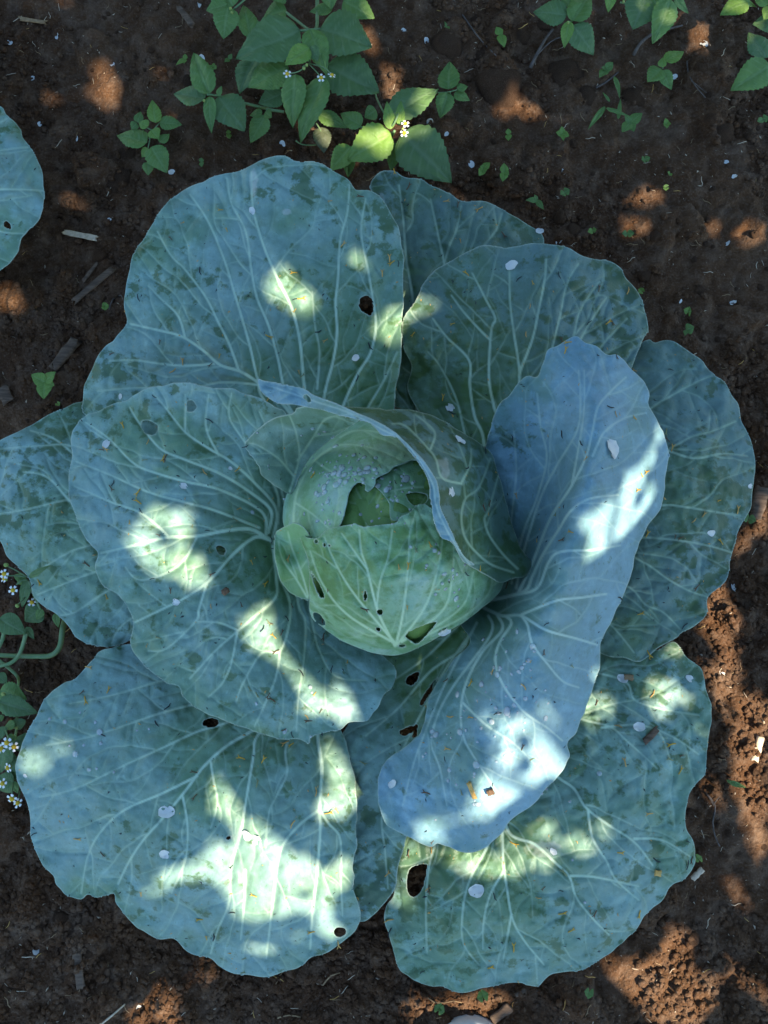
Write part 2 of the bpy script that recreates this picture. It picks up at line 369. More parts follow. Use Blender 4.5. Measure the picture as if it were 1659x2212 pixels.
def leaf(name, outline, ctrl, mains, mat, parent, seed=1, holes=(), rub=.5, label=None, base=None, green=.5, zfun=None, order=True,
         ruffle=.0060, pucker=.0042, scallop=2.2, pale=(), space=30, thick=.0008, rubs=(), gr=110, groove=.0027):
    rg = np.random.RandomState(seed)
    O = catmull(outline, 4.0)
    d = np.r_[0, np.cumsum(np.hypot(*np.diff(O, axis=0).T))]
    tg = np.roll(O, -1, 0)-np.roll(O, 1, 0); nrm = np.stack([tg[:, 1], -tg[:, 0]], -1)/(np.hypot(*tg.T)[:, None]+1e-9)
    ph = d/34 + 2.2*vnoise(d/90, d*0+seed, 5)
    O = O + nrm*(scallop*(np.abs(np.sin(ph))-.6) + scallop*1.1*vnoise(d/17, d*0+seed*3.1, 8))[:, None]
    Hs = [catmull(h, 3.0) for h in holes]
    Hs = [h + rg.randn(*h.shape)*.5 for h in Hs]
    lo = O.min(0)-2*S; hi = O.max(0)+2*S
    i0, j0 = int((lo[0]-X0)/S), int((lo[1]-Y0)/S); i1, j1 = int((hi[0]-X0)/S)+1, int((hi[1]-Y0)/S)+1
    i0, j0 = max(i0, 0), max(j0, 0); i1, j1 = min(i1, NXG), min(j1, NYG)
    ii, jj = np.meshgrid(np.arange(i0, i1), np.arange(j0, j1)); X = X0+ii*S; Y = Y0+jj*S
    X = X.astype(float); Y = Y.astype(float)
    ins = inside(X, Y, O)
    for h in Hs: ins &= ~inside(X, Y, h)
    # stamp veins on the grid
    segs = grow_veins(ins, X[0, 0], Y[0, 0], mains, seed, space)
    VE = np.zeros(X.shape); DM = np.full(X.shape, 60.0); RI = np.zeros(X.shape)
    for p, q, wp, wq in segs:
        main = max(wp, wq) > 3.4; rad = 30 if main else 6
        a0 = max(int((min(p[0], q[0])-rad-X[0, 0])/S), 0); a1 = int((max(p[0], q[0])+rad-X[0, 0])/S)+2
        b0 = max(int((min(p[1], q[1])-rad-Y[0, 0])/S), 0); b1 = int((max(p[1], q[1])+rad-Y[0, 0])/S)+2
        xx, yy = X[b0:b1, a0:a1], Y[b0:b1, a0:a1]
        if xx.size == 0: continue
        e = q-p; L2 = e.dot(e)+1e-9; t = np.clip(((xx-p[0])*e[0]+(yy-p[1])*e[1])/L2, 0, 1)
        dd = np.hypot(xx-p[0]-t*e[0], yy-p[1]-t*e[1]); w = wp+(wq-wp)*t
        st = np.clip(.0+w*.215, 0, .95)
        VE[b0:b1, a0:a1] = np.maximum(VE[b0:b1, a0:a1], st*np.clip(1-(dd-w*.34)/2.2, 0, 1))
        if main:
            DM[b0:b1, a0:a1] = np.minimum(DM[b0:b1, a0:a1], dd)
            RI[b0:b1, a0:a1] = np.maximum(RI[b0:b1, a0:a1], np.clip(w/9, 0, 1)*np.exp(-(dd/(w*.55))**2))
        else:
            DM[b0:b1, a0:a1] = np.minimum(DM[b0:b1, a0:a1], dd*1.0+9)
    # cells touching the blade; outside corners are drawn onto the margin
    c4 = ins[:-1, :-1].astype(int)+ins[1:, :-1]+ins[:-1, 1:]+ins[1:, 1:]
    cells = c4 > 0
    used = np.zeros(ins.shape, bool)
    used[:-1, :-1] |= cells; used[1:, :-1] |= cells; used[:-1, 1:] |= cells; used[1:, 1:] |= cells
    idx = np.full(ins.shape, -1); idx[used] = np.arange(used.sum())
    px, py = X[used], Y[used]; isn = ins[used]
    bd = np.concatenate([np.stack([c, np.roll(c, -1, 0)], 1) for c in [O]+Hs])        # boundary segments
    mids = bd.mean(1); db = np.full(len(px), 999.0)
    nb = np.zeros(len(px), int)
    for k in range(0, len(px), 6000):
        dd = (px[k:k+6000, None]-mids[None, :, 0])**2+(py[k:k+6000, None]-mids[None, :, 1])**2
        nb[k:k+6000] = dd.argmin(1); db[k:k+6000] = np.sqrt(dd.min(1))
    o = ~isn
    p, q = bd[nb[o], 0], bd[nb[o], 1]; e = q-p; t = np.clip(((px[o]-p[:, 0])*e[:, 0]+(py[o]-p[:, 1])*e[:, 1])/((e**2).sum(1)+1e-9), 0, 1)
    px = px.copy(); py = py.copy(); px[o] = p[:, 0]+t*e[:, 0]; py[o] = p[:, 1]+t*e[:, 1]; db[o] = 0
    no = len(O); db_out = np.where(nb < no, db, 999)
    z = zfun(px, py) if zfun else tps(ctrl, px, py)
    ve = VE[used]; dm = DM[used]; ri = RI[used]
    z = z + pucker*(fbm(px/46+seed, py/46, seed+3, 2)+.6*vnoise(px/18, py/18+seed, seed+6)*.6) \
        + ruffle*(vnoise(px/58+seed*2, py/58, seed+9)+.7*vnoise(px/27, py/27+seed, seed+12))*np.exp(-db_out/38) \
        + .0011*vnoise(px/11+seed, py/11, seed+15) - groove*np.exp(-(dm/11)**2) + .0011*ri
    gi = np.clip(np.round((px-X0)/S).astype(int), 0, NXG-1); gj = np.clip(np.round((py-Y0)/S).astype(int), 0, NYG-1)
    if order:
        lim = ZLIM[gj, gi]-.004
        push = np.maximum(z-lim, 0); z = np.minimum(z, lim)
        if push.max() > .002: print('PUSH', name, label, 'max %.3f n %d' % (push.max(), (push > .002).sum()))
    gl = ground_h(*unproj(px, py, 0*px)[:, :2].T)+.002
    low = z < gl
    if low.sum(): print('LOW', label, low.sum())
    z = np.maximum(z, gl)
    ZLIM[gj, gi] = np.minimum(ZLIM[gj, gi], z)
    top = z > ZTOP[gj, gi]; ZTOP[gj[top], gi[top]] = z[top]; IDTOP[gj[top], gi[top]] = len(LEAVES)
    V = unproj(px, py, z)
    a, b, c, d_ = idx[:-1, :-1][cells], idx[:-1, 1:][cells], idx[1:, 1:][cells], idx[1:, :-1][cells]
    Fq = np.stack([a, d_, c, b], -1)
    ru = np.full(len(px), float(rub)) + .25*vnoise(px/120, py/120, seed+30)
    for (cx, cy, r, s) in rubs: ru += s*np.exp(-((px-cx)**2+(py-cy)**2)/r**2)
    gn = np.zeros(len(px))
    gn = gn + .42*np.exp(-(dm/15)**2)*np.clip(.25+2.2*fbm(px/70, py/70, seed+70, 2), 0, 1)
    if base is not None: gn = gn + green*np.exp(-(np.hypot(px-base[0], py-base[1])/gr)**1.5)
    pl = np.zeros(len(px))
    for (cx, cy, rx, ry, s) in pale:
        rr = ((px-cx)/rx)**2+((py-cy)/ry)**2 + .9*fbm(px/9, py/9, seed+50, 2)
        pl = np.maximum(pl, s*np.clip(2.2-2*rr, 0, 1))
    ed = np.clip(1-db/2.6, 0, 1)*.6
    ob = mesh_np(name, V, Fq, mat, parent, attrs=dict(vein=ve, edge=ed, rub=ru, green=gn, pale=pl))
    md = ob.modifiers.new('thickness', 'SOLIDIFY'); md.thickness = thick; md.offset = -1
    if label: ob['label'] = label
    LEAVES.append(label or name)
    return ob

# ------------------------------------------------------------------ the cabbage
HC, HR, HZ, HRM = (858.0, 1157.0), 248.0, .105, .100
def zball(off):
    def f(x, y):
        r = np.hypot(x-HC[0], y-HC[1])/HR
        return HZ + (HRM+off)*np.sqrt(np.clip(1-np.minimum(r, .992)**2, 0, 1)) - np.clip(r-.992, 0, 1)*.25
    return f
def lip(poly, amt, wpx):
    c = catmull(poly, 8, False)
    def f(x, y):
        d = np.full(x.shape, 1e9)
        for p in c: d = np.minimum(d, (x-p[0])**2+(y-p[1])**2)
        return amt*np.exp(-d/wpx**2)
    return f
base_pt = unproj(858, 1190, 0.0)
cab = thing('cabbage', 'large blue-green cabbage with a round head and spread outer leaves, sunk in dappled shade', 'cabbage', tuple(base_pt))
exec_leaves = None
def cpt(*p): return [(x*.4166+501.1, y*.4166+794.9) for x, y in p]

# head core: a real ball with its own heart leaves in front
core = B(); nu, nv = 48, 28
cc = unproj(HC[0], HC[1], HZ); Vc = []
for j in range(nv+1):
    for i in range(nu):
        th = math.pi*j/nv; ph = 2*math.pi*i/nu; r = HRM*.965
        Vc.append(unproj(HC[0]+HR*.955*math.sin(th)*math.cos(ph), HC[1]-HR*.955*math.sin(th)*math.sin(ph), HZ+((HRM-.007)*math.cos(th) if th < 1.6 else .075*math.cos(th))))
Qc = [(j*nu+i, (j+1)*nu+i, (j+1)*nu+(i+1) % nu, j*nu+(i+1) % nu) for j in range(nv) for i in range(nu)]
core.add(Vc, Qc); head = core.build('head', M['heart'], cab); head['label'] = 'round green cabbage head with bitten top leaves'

# --- wrapper leaf of the head, standing up round its back, with a rolled rim
w1in = cpt((640, 250), (760, 290), (870, 370), (950, 450), (1010, 540), (1035, 640), (1050, 760), (1085, 870), (1160, 905), (1200, 990), (1260, 1040), (1340, 1090), (1400, 1112))
roll_out = cpt((135, 55), (180, 70), (270, 90), (380, 110), (440, 150), (560, 195), (640, 230), (720, 265), (800, 310), (860, 350), (930, 420), (1000, 490), (1050, 570), (1070, 640), (1080, 720), (1110, 790), (1150, 880), (1200, 970), (1250, 1020),
               (1200, 1000), (1145, 905), (1085, 880), (1048, 790), (1030, 660), (1012, 560), (970, 490), (900, 405), (850, 358), (780, 345), (720, 290), (640, 265), (560, 245), (470, 220), (400, 207), (330, 190), (230, 180), (160, 130), (140, 90))
wrap = leaf('leaf', cpt((480, 200), (600, 203), (800, 213), (980, 228), (1100, 278), (1250, 370), (1350, 450), (1390, 570), (1420, 700), (1450, 800), (1490, 920), (1550, 1003), (1520, 1080), (1460, 1090))+w1in[::-1],
    [(700, 880, 20), (751, 878, 19.2), (909, 891, 17), (1022, 949, 15), (1080, 1032, 13.2), (1105, 1128, 12.3), (1146, 1214, 11.5), (1109, 1249, 13.5), (1084, 1258, 14.5), (768, 899, 21.5), (864, 949, 22.6), (922, 1020, 23.2), (939, 1112, 23.2), (984, 1170, 21.8), (1026, 1228, 19), (1059, 1249, 17), (980, 1000, 20.3), (1020, 1100, 19.3), (1060, 1180, 16.5)],
    [(5, 2, cpt((1480, 1040), (1400, 960), (1330, 860), (1310, 780), (1330, 740), (1380, 560))), (4, 2, cpt((1460, 1060), (1330, 1010), (1220, 900), (1190, 790), (1210, 680), (1280, 620), (1340, 470))),
     (4, 2, cpt((1190, 600), (1090, 570), (1060, 480), (1020, 420), (900, 300), (830, 290))), (4, 2, cpt((1190, 595), (1235, 500), (1240, 420))), (3.6, 2, cpt((1030, 420), (1050, 330), (950, 240)))],
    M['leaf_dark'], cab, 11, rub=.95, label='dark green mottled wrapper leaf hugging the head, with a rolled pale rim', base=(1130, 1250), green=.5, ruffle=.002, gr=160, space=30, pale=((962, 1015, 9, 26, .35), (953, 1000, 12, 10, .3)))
leaf('rolled_margin', roll_out,
     [(557, 818, 23.0), (614, 845, 23.2), (684, 865, 23.6), (768, 896, 24.0), (834, 930, 24.4), (888, 972, 24.9), (930, 1030, 25.2), (942, 1090, 25.2), (965, 1150, 24.4), (1001, 1203, 22.3), (1022, 1220, 20.5),
      (597, 872, 22.3), (697, 887, 22.6), (801, 920, 23.2), (640, 840, 23.0), (600, 829, 22.6)],
     [(3.6, 2, cpt((1230, 1015), (1130, 870), (1060, 720), (1030, 580), (900, 395), (780, 320), (600, 230), (420, 170), (180, 90)))], M['leaf_blue'], wrap, 12, rub=.1, label='pale blue rolled rim of the wrapper leaf', ruffle=.002, scallop=1.6, space=16, order=False,
     holes=[cpt((370, 150), (388, 138), (402, 150), (408, 180), (392, 175))])
leaf('leaf', cpt((340, 205), (450, 200), (560, 235), (660, 262), (600, 310), (500, 385), (400, 470), (345, 570), (310, 650), (250, 625), (200, 592), (150, 552), (140, 510), (100, 450), (65, 405), (80, 370), (150, 310), (220, 260), (320, 235)),
     [(638, 882, 21), (700, 885, 21.5), (760, 905, 21), (709, 955, 15), (668, 990, 13), (640, 1040, 12), (630, 1066, 11.5), (584, 1041, 13), (560, 1010, 15.5), (543, 982, 16.6), (528, 964, 17), (563, 924, 18.5), (600, 900, 19.8), (600, 970, 15.5), (640, 930, 17.5)],
     [(4, 2, cpt((300, 640), (330, 540), (350, 450), (330, 330), (300, 250))), (3.8, 2, cpt((320, 560), (240, 470), (130, 400), (90, 390))), (3.6, 2, cpt((340, 480), (420, 360), (480, 270), (560, 245)))],
     M['leaf'], cab, 13, rub=.5, label='dark upright lobe of wrapper leaf curving behind the head', ruffle=.002, scallop=1.6, base=(600, 1060), green=.3)
# --- head leaves
leaf('leaf', cpt((225, 860), (240, 840), (290, 815), (330, 805), (390, 850), (440, 950), (450, 1050), (440, 1150), (400, 1200), (320, 1175), (270, 1130), (235, 1060), (222, 960)),
     [(595, 1153, 15.5), (622, 1136, 17), (640, 1131, 18), (680, 1191, 16.6), (688, 1240, 16.2), (668, 1290, 13.4), (613, 1266, 14), (595, 1200, 16.2), (630, 1200, 14.7), (638, 1250, 14.2), (655, 1215, 15.9)],
     [(3.6, 2, cpt((390, 1190), (330, 1090), (260, 990), (240, 900))), (3.6, 2, cpt((395, 1180), (360, 1060), (310, 930), (290, 850)))],
     M['head'], head, 14, rub=.5, label='small green leaf flap curled at the side of the head', ruffle=.001, scallop=1.4, base=(665, 1290), green=.8)
h3lip = lip(cpt((360, 870), (450, 880), (490, 840), (640, 810), (760, 815), (850, 800), (930, 745), (1000, 705), (1060, 740)), .006, 26)
zb3 = zball(.004)
leaf('leaf', cpt((345, 850), (390, 880), (450, 880), (490, 840), (560, 820), (640, 810), (680, 825), (760, 815), (850, 800), (880, 770), (930, 745), (960, 710), (1000, 705), (1040, 730), (1150, 800), (1300, 900), (1400, 1050), (1405, 1130), (1335, 1215), (1230, 1297), (1100, 1380), (980, 1445), (850, 1490), (740, 1480), (640, 1445), (560, 1410), (480, 1355), (415, 1290), (400, 1200), (400, 1050), (380, 960)),
     None, [(6, 2.5, cpt((845, 1440), (760, 1270), (700, 1040), (670, 950), (660, 840))), (4, 2, cpt((700, 1040), (640, 960), (570, 860))), (5, 2, cpt((840, 1420), (640, 1180), (540, 1020), (480, 880))), (5, 2, cpt((830, 1420), (600, 1280), (470, 1120), (405, 950))),
      (5, 2, cpt((850, 1440), (890, 1250), (915, 1000), (920, 870), (950, 750))), (5, 2, cpt((860, 1430), (1000, 1240), (1070, 1030), (1090, 880))), (5, 2, cpt((880, 1420), (1090, 1260), (1140, 1100), (1150, 930))), (4.5, 2, cpt((930, 1420), (1190, 1240), (1250, 1060))), (4, 2, cpt((750, 1230), (770, 1100), (810, 980), (830, 840))),
      (4, 2, cpt((1000, 1390), (1200, 1290), (1330, 1170), (1350, 1080)))],
     M['head'], head, 15, order=False, zfun=lambda x, y: zb3(x, y)+h3lip(x, y), rub=1.05, label='bright green front leaf of the head with a torn top edge', ruffle=.0015, pucker=.0032, scallop=1.5, base=(840, 1330), green=.35, gr=150,
     holes=[cpt((408, 1055), (435, 1090), (468, 1150), (478, 1190), (455, 1188), (428, 1130)), cpt((690, 1148), (700, 1170), (698, 1205), (687, 1210), (682, 1180)), cpt((755, 1255), (775, 1250), (782, 1270), (765, 1285), (752, 1272)), cpt((742, 1350), (760, 1345), (774, 1358), (758, 1370)),
            cpt((900, 1388), (950, 1352), (1060, 1315), (1025, 1368), (965, 1428), (920, 1412)), cpt((860, 1440), (885, 1432), (905, 1440), (880, 1452)), cpt((420, 1270), (450, 1275), (480, 1310), (482, 1338), (450, 1330), (425, 1300)), cpt((425, 895), (440, 888), (450, 900), (436, 910)), cpt((470, 912), (480, 905), (488, 920), (476, 928)), cpt((498, 918), (508, 912), (512, 926), (502, 930))],
     rubs=((740, 1240, 70, .35), (905, 1170, 60, .3)), pale=((870, 1146, 9, 7, .0),))
h1lip = lip(cpt((990, 480), (930, 475), (840, 510), (750, 570), (705, 640), (690, 610), (660, 590), (605, 660), (560, 810)), .0035, 16)
zb1 = zball(.0015)
leaf('leaf', cpt((275, 830), (268, 720), (298, 620), (395, 440), (500, 365), (620, 285), (760, 260), (950, 310), (1020, 480), (990, 482), (930, 475), (900, 490), (840, 510), (810, 540), (750, 570), (745, 600), (705, 640), (690, 632), (692, 602), (660, 590), (630, 610), (605, 660), (590, 730), (560, 812), (500, 910), (380, 910)),
     None, [(4.5, 2, cpt((330, 900), (320, 760), (345, 620), (430, 480), (560, 400), (740, 420), (900, 490))), (3.8, 2, cpt((430, 480), (520, 540), (640, 570), (720, 610))), (3.6, 2, cpt((560, 360), (640, 325), (780, 340), (920, 420))), (3.6, 2, cpt((330, 700), (420, 760), (500, 830)))],
     M['head'], head, 16, zfun=lambda x, y: zb1(x, y)+h1lip(x, y), rub=.3, label='smooth blue-green head leaf with bitten edge and many dew drops', ruffle=.001, pucker=.0010, scallop=1.0, rubs=((740, 950, 24, .6), (1, 1, 1, 0)))
zb2 = zball(-.001)
leaf('leaf', cpt((735, 600), (770, 570), (850, 500), (960, 480), (1090, 560), (1090, 780), (940, 770), (830, 790), (815, 700), (780, 650)),
     None, [(3.6, 2, cpt((1040, 620), (930, 620), (820, 640))), (3.4, 2, cpt((950, 760), (860, 700), (840, 560)))], M['head'], head, 17, zfun=lambda x, y: zb2(x, y)-.001, rub=1.0, label='green inner head leaf showing through the torn opening', ruffle=.001, pucker=.001, scallop=1, base=(900, 1060), green=.9, gr=200,
     holes=[cpt((902, 655), (925, 645), (1005, 652), (1010, 690), (965, 712), (925, 700))])

zb0 = zball(-.0045)
leaf('leaf', cpt((520, 560), (640, 470), (860, 430), (1060, 480), (1110, 640), (1080, 830), (820, 880), (540, 880)), None,
     [(5, 2, cpt((700, 860), (690, 740), (640, 620), (600, 560))), (4, 2, cpt((695, 760), (760, 680), (800, 560), (860, 470))), (4, 2, cpt((720, 840), (840, 780), (960, 720), (1050, 600))), (3.5, 2, cpt((680, 700), (620, 700), (570, 660)))],
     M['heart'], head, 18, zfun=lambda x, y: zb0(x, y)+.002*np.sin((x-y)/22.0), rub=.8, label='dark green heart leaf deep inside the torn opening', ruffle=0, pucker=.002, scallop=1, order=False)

# --- outer leaves, upper ones first
leaf('leaf', [(1051, 956), (1074, 883), (1096, 857), (1121, 828), (1138, 813), (1160, 815), (1172, 785), (1185, 755), (1207, 746), (1228, 732), (1249, 727), (1266, 740), (1288, 747), (1309, 766), (1330, 766), (1348, 778), (1360, 793), (1382, 815), (1401, 845), (1403, 879), (1420, 909), (1435, 939), (1444, 981), (1439, 1024), (1435, 1067), (1424, 1101), (1399, 1139), (1377, 1182), (1369, 1216), (1367, 1233), (1348, 1280), (1326, 1332), (1301, 1378), (1296, 1400), (1295, 1446), (1280, 1486), (1260, 1546), (1245, 1581), (1225, 1606), (1230, 1636), (1215, 1664), (1180, 1704), (1150, 1739), (1105, 1769), (1080, 1804), (1045, 1834), (1005, 1842), (965, 1829), (945, 1822), (930, 1829), (895, 1814), (855, 1794), (830, 1774), (818, 1740), (815, 1700), (828, 1650), (860, 1625), (905, 1586), (920, 1541), (932, 1496), (980, 1426), (1015, 1386), (985, 1330), (960, 1260), (1000, 1150), (1040, 1050)],
     [(1051, 956, 12.5), (1074, 883, 14.5), (1138, 813, 16), (1185, 755, 17), (1249, 727, 17.5), (1309, 766, 17.5), (1382, 815, 16), (1403, 879, 15), (1444, 981, 13.8), (1435, 1067, 13.2), (1377, 1182, 13), (1348, 1280, 13), (1296, 1400, 12.5), (1280, 1486, 12), (1225, 1606, 11.5), (1180, 1704, 11), (1105, 1769, 11), (1045, 1834, 10), (930, 1829, 9.5), (830, 1774, 9.5), (815, 1700, 9.5), (905, 1586, 9), (960, 1450, 7.5), (985, 1330, 6), (960, 1260, 5.5), (1040, 1050, 9), (1110, 1100, 9.5), (1120, 1220, 8.5), (1080, 1300, 8), (1255, 830, 18.5), (1265, 930, 19.5), (1255, 1010, 20), (1230, 1100, 19.5), (1195, 1190, 18), (1150, 1270, 16), (1110, 1350, 15.5), (1340, 1000, 18.2), (1300, 1150, 17.6), (1260, 1280, 16.8), (1200, 1400, 16.3), (1050, 1450, 13.5), (1120, 1520, 15.3), (1010, 1600, 12.8), (1080, 1680, 13.6), (960, 1740, 11.5), (1165, 1000, 13), (1205, 1005, 15.5), (1180, 880, 15.5), (1160, 1110, 11.5), (1190, 1110, 14.5), (1110, 960, 12.2), (1215, 900, 16.8), (1130, 1060, 10.5)],
     [(8, 3, [(1040, 1300), (1090, 1290), (1135, 1275), (1150, 1245), (1172, 1199), (1207, 1144), (1232, 1105), (1271, 1078), (1335, 1069)]), (6, 3, [(1110, 1285), (1160, 1270), (1185, 1215), (1210, 1192), (1280, 1188), (1340, 1178)]), (6.5, 2.5, [(1120, 1280), (1150, 1215), (1190, 1118), (1232, 1054), (1266, 986), (1280, 930), (1292, 879), (1320, 845), (1352, 815)]),
      (5, 2, [(1115, 1270), (1134, 1182), (1168, 1075), (1202, 1007), (1245, 934), (1254, 880), (1250, 800)]), (4.5, 2, [(1105, 1260), (1130, 1152), (1160, 1075), (1181, 990), (1168, 922), (1160, 850)]), (4, 2, [(1095, 1240), (1105, 1120), (1115, 1020), (1110, 930)]), (4, 2, [(1280, 985), (1305, 934), (1348, 904), (1395, 892)]),
      (8, 3, [(1040, 1310), (1085, 1330), (1125, 1330), (1180, 1361), (1240, 1378), (1290, 1393)]), (6, 3, [(1125, 1328), (1200, 1298), (1255, 1291), (1310, 1283)]), (5, 2.5, [(1130, 1335), (1140, 1351), (1150, 1391), (1180, 1431), (1215, 1471), (1250, 1485)]),
      (6, 3, [(1090, 1330), (1105, 1346), (1080, 1386), (1070, 1426), (1085, 1476), (1130, 1536), (1180, 1571), (1215, 1600)]), (6, 2.5, [(1075, 1330), (1085, 1360), (1040, 1411), (1005, 1481), (995, 1546), (1005, 1601), (1040, 1660), (1080, 1720)]), (4.5, 2, [(1000, 1518), (1050, 1566), (1110, 1606), (1155, 1651)]),
      (5.5, 2, [(1055, 1330), (1060, 1370), (980, 1481), (945, 1546), (932, 1606), (950, 1660), (965, 1740)]), (4.5, 2, [(1030, 1345), (960, 1480), (915, 1590), (890, 1660), (870, 1740)]), (4, 2, [(1235, 1050), (1260, 900), (1262, 800)])],
     M['leaf_blue'], cab, 21, rub=.22, label='waxy pale blue leaf folded over along a crest beside the head', base=(1060, 1310), green=.8, gr=135, ruffle=.003, rubs=((1110, 960, 80, .75), (1180, 880, 50, .4)), groove=.0009)
leaf('leaf', [(620, 898), (600, 883), (580, 868), (550, 858), (520, 848), (500, 838), (465, 840), (435, 833), (400, 828), (375, 828), (350, 834), (320, 838), (295, 850), (270, 865), (240, 873), (210, 890), (185, 898), (165, 918), (152, 948), (155, 988), (147, 1028), (150, 1073), (162, 1111), (175, 1146), (195, 1176), (212, 1196), (207, 1226), (220, 1261), (255, 1286), (275, 1311), (287, 1346), (282, 1386), (295, 1416), (320, 1446), (355, 1471), (385, 1483), (395, 1506), (425, 1531), (465, 1548), (495, 1561), (530, 1573), (555, 1583), (585, 1591), (615, 1596), (645, 1598), (667, 1605), (672, 1591), (700, 1583), (735, 1576), (755, 1561), (790, 1556), (815, 1531), (828, 1501), (850, 1480), (852, 1440), (800, 1400), (720, 1350), (690, 1250), (680, 1150), (650, 1060), (640, 960)],
     [(620, 898, 13), (550, 858, 13.5), (465, 840, 13.8), (375, 828, 13.5), (270, 865, 12), (165, 918, 11.5), (147, 1028, 11), (175, 1146, 11), (207, 1226, 11), (275, 1311, 10.8), (282, 1386, 10.5), (355, 1471, 10.2), (465, 1548, 10), (585, 1591, 9.8), (667, 1605, 9.8), (755, 1561, 9.8), (825, 1501, 9.2), (852, 1440, 8), (760, 1440, 8.3), (720, 1350, 6.8), (690, 1250, 6.2), (640, 1180, 6.5), (640, 1000, 7.5), (580, 1160, 8.4), (560, 1000, 10), (480, 1050, 11), (400, 1150, 12), (300, 1050, 12.2), (350, 930, 12.8), (500, 920, 12), (450, 1300, 11.8), (550, 1400, 11.2), (640, 1420, 9.6), (620, 1290, 9), (680, 1500, 10.6), (600, 1520, 11)],
     [(11, 3, [(660, 1185), (610, 1180), (575, 1161), (540, 1143), (490, 1146), (425, 1158), (360, 1161), (290, 1178), (218, 1195)]), (5, 2, [(362, 1158), (340, 1136), (300, 1106), (240, 1085), (160, 1050)]), (4.5, 2, [(425, 1161), (400, 1206), (360, 1238), (300, 1253), (270, 1225)]),
      (8, 3, [(580, 1165), (550, 1161), (505, 1196), (450, 1256), (400, 1291), (350, 1316), (290, 1345)]), (5, 2, [(447, 1258), (430, 1316), (422, 1343), (360, 1401), (320, 1406)]), (7, 2.5, [(590, 1180), (597, 1251), (595, 1291), (550, 1331), (510, 1366), (465, 1406), (410, 1466)]), (4.5, 2, [(514, 1362), (475, 1346), (422, 1343)]), (4.5, 2, [(512, 1368), (500, 1431), (480, 1476), (450, 1506)]),
      (6, 2.5, [(592, 1190), (602, 1241), (625, 1296), (625, 1346), (605, 1406), (565, 1411), (525, 1476), (510, 1516)]), (4.5, 2, [(605, 1406), (595, 1466), (565, 1536), (550, 1570)]), (5.5, 2, [(630, 1200), (645, 1306), (660, 1346), (655, 1436), (645, 1506), (640, 1580)]), (5, 2, [(650, 1200), (675, 1346), (690, 1406), (725, 1461), (790, 1470)]),
      (7, 2.5, [(590, 1160), (597, 1100), (550, 1043), (500, 998), (450, 968), (400, 933), (355, 878), (330, 850)]), (7, 2.5, [(580, 1150), (585, 1103), (540, 1063), (475, 1023), (400, 993), (345, 968), (300, 913), (280, 880)]), (6, 2.5, [(575, 1155), (565, 1105), (475, 1058), (400, 1040), (325, 1018), (285, 998), (235, 948), (185, 913)]), (5.5, 2, [(560, 1140), (465, 1103), (400, 1085), (320, 1063), (230, 1023), (165, 998)]),
      (4.5, 2, [(470, 978), (445, 923), (450, 853)]), (4.2, 2, [(400, 933), (400, 853)]), (5.5, 2, [(600, 1130), (600, 1070), (570, 1010), (525, 950), (495, 900), (500, 850)]), (4.5, 2, [(615, 1090), (600, 1020), (590, 960), (560, 890)])],
     M['leaf'], cab, 22, rub=.48, label='broad blue-green leaf with pale branching veins and sun spots beside the head', base=(590, 1165), green=1.0, gr=135,
     holes=[[(403, 870), (412, 864), (424, 875), (420, 886), (405, 890)], [(305, 912), (320, 908), (340, 918), (338, 935), (322, 940), (308, 928)], [(466, 1182), (476, 1178), (488, 1188), (485, 1198), (472, 1196)]], rubs=((360, 860, 45, .35), (530, 885, 30, .35)), ruffle=.0035)
leaf('leaf', [(870, 743), (870, 693), (875, 683), (895, 653), (915, 613), (950, 578), (990, 555), (1030, 535), (1055, 530), (1090, 535), (1120, 531), (1160, 525), (1200, 530), (1230, 537), (1260, 554), (1310, 563), (1340, 578), (1355, 603), (1380, 633), (1390, 663), (1400, 713), (1392, 728), (1350, 820), (1280, 950), (1150, 1080), (1030, 1140), (960, 1060), (940, 950), (905, 890), (882, 840), (888, 790)],
     [(870, 743, 9), (895, 653, 10), (990, 555, 11.5), (1120, 531, 12.3), (1230, 537, 12), (1340, 578, 10.5), (1400, 713, 9), (1350, 820, 8.5), (1250, 950, 7.5), (1030, 1140, 5), (940, 950, 5.5), (885, 840, 6), (1060, 850, 7.6), (1050, 700, 10.2), (1150, 700, 11), (1250, 700, 10.5), (970, 750, 8.8), (1150, 900, 8), (1040, 960, 6.2)],
     [(8, 2.5, [(1040, 1060), (1045, 953), (1025, 898), (1015, 833), (1013, 778), (965, 728), (935, 688)]), (8, 2.5, [(1055, 1040), (1075, 920), (1067, 878), (1057, 828), (1057, 773), (1062, 708), (1030, 723), (995, 668), (975, 638)][:6]+[(1070, 688), (1050, 648), (1020, 590)]), (4.5, 2, [(1060, 735), (1036, 712), (1000, 672), (975, 638)]), (7, 2.5, [(1080, 1010), (1115, 880), (1122, 823), (1120, 783), (1110, 718), (1102, 653), (1100, 583)]),
      (6, 2.5, [(1122, 815), (1125, 798), (1150, 733), (1165, 663), (1177, 603), (1180, 560)]), (6, 2, [(1100, 980), (1170, 840), (1195, 743), (1210, 683), (1225, 613), (1250, 570)]), (5, 2, [(1110, 980), (1210, 830), (1240, 723), (1255, 668), (1295, 608)]), (5, 2, [(1205, 840), (1260, 723), (1310, 643)]), (5, 2, [(1120, 990), (1250, 830), (1300, 748), (1355, 688)]), (5, 2, [(1035, 1040), (1005, 940), (985, 860), (950, 790), (925, 760)])],
     M['leaf_dark'], cab, 23, rub=.85, label='dark mottled upper leaf behind the folded leaf', base=(1045, 960), green=.8, gr=190)
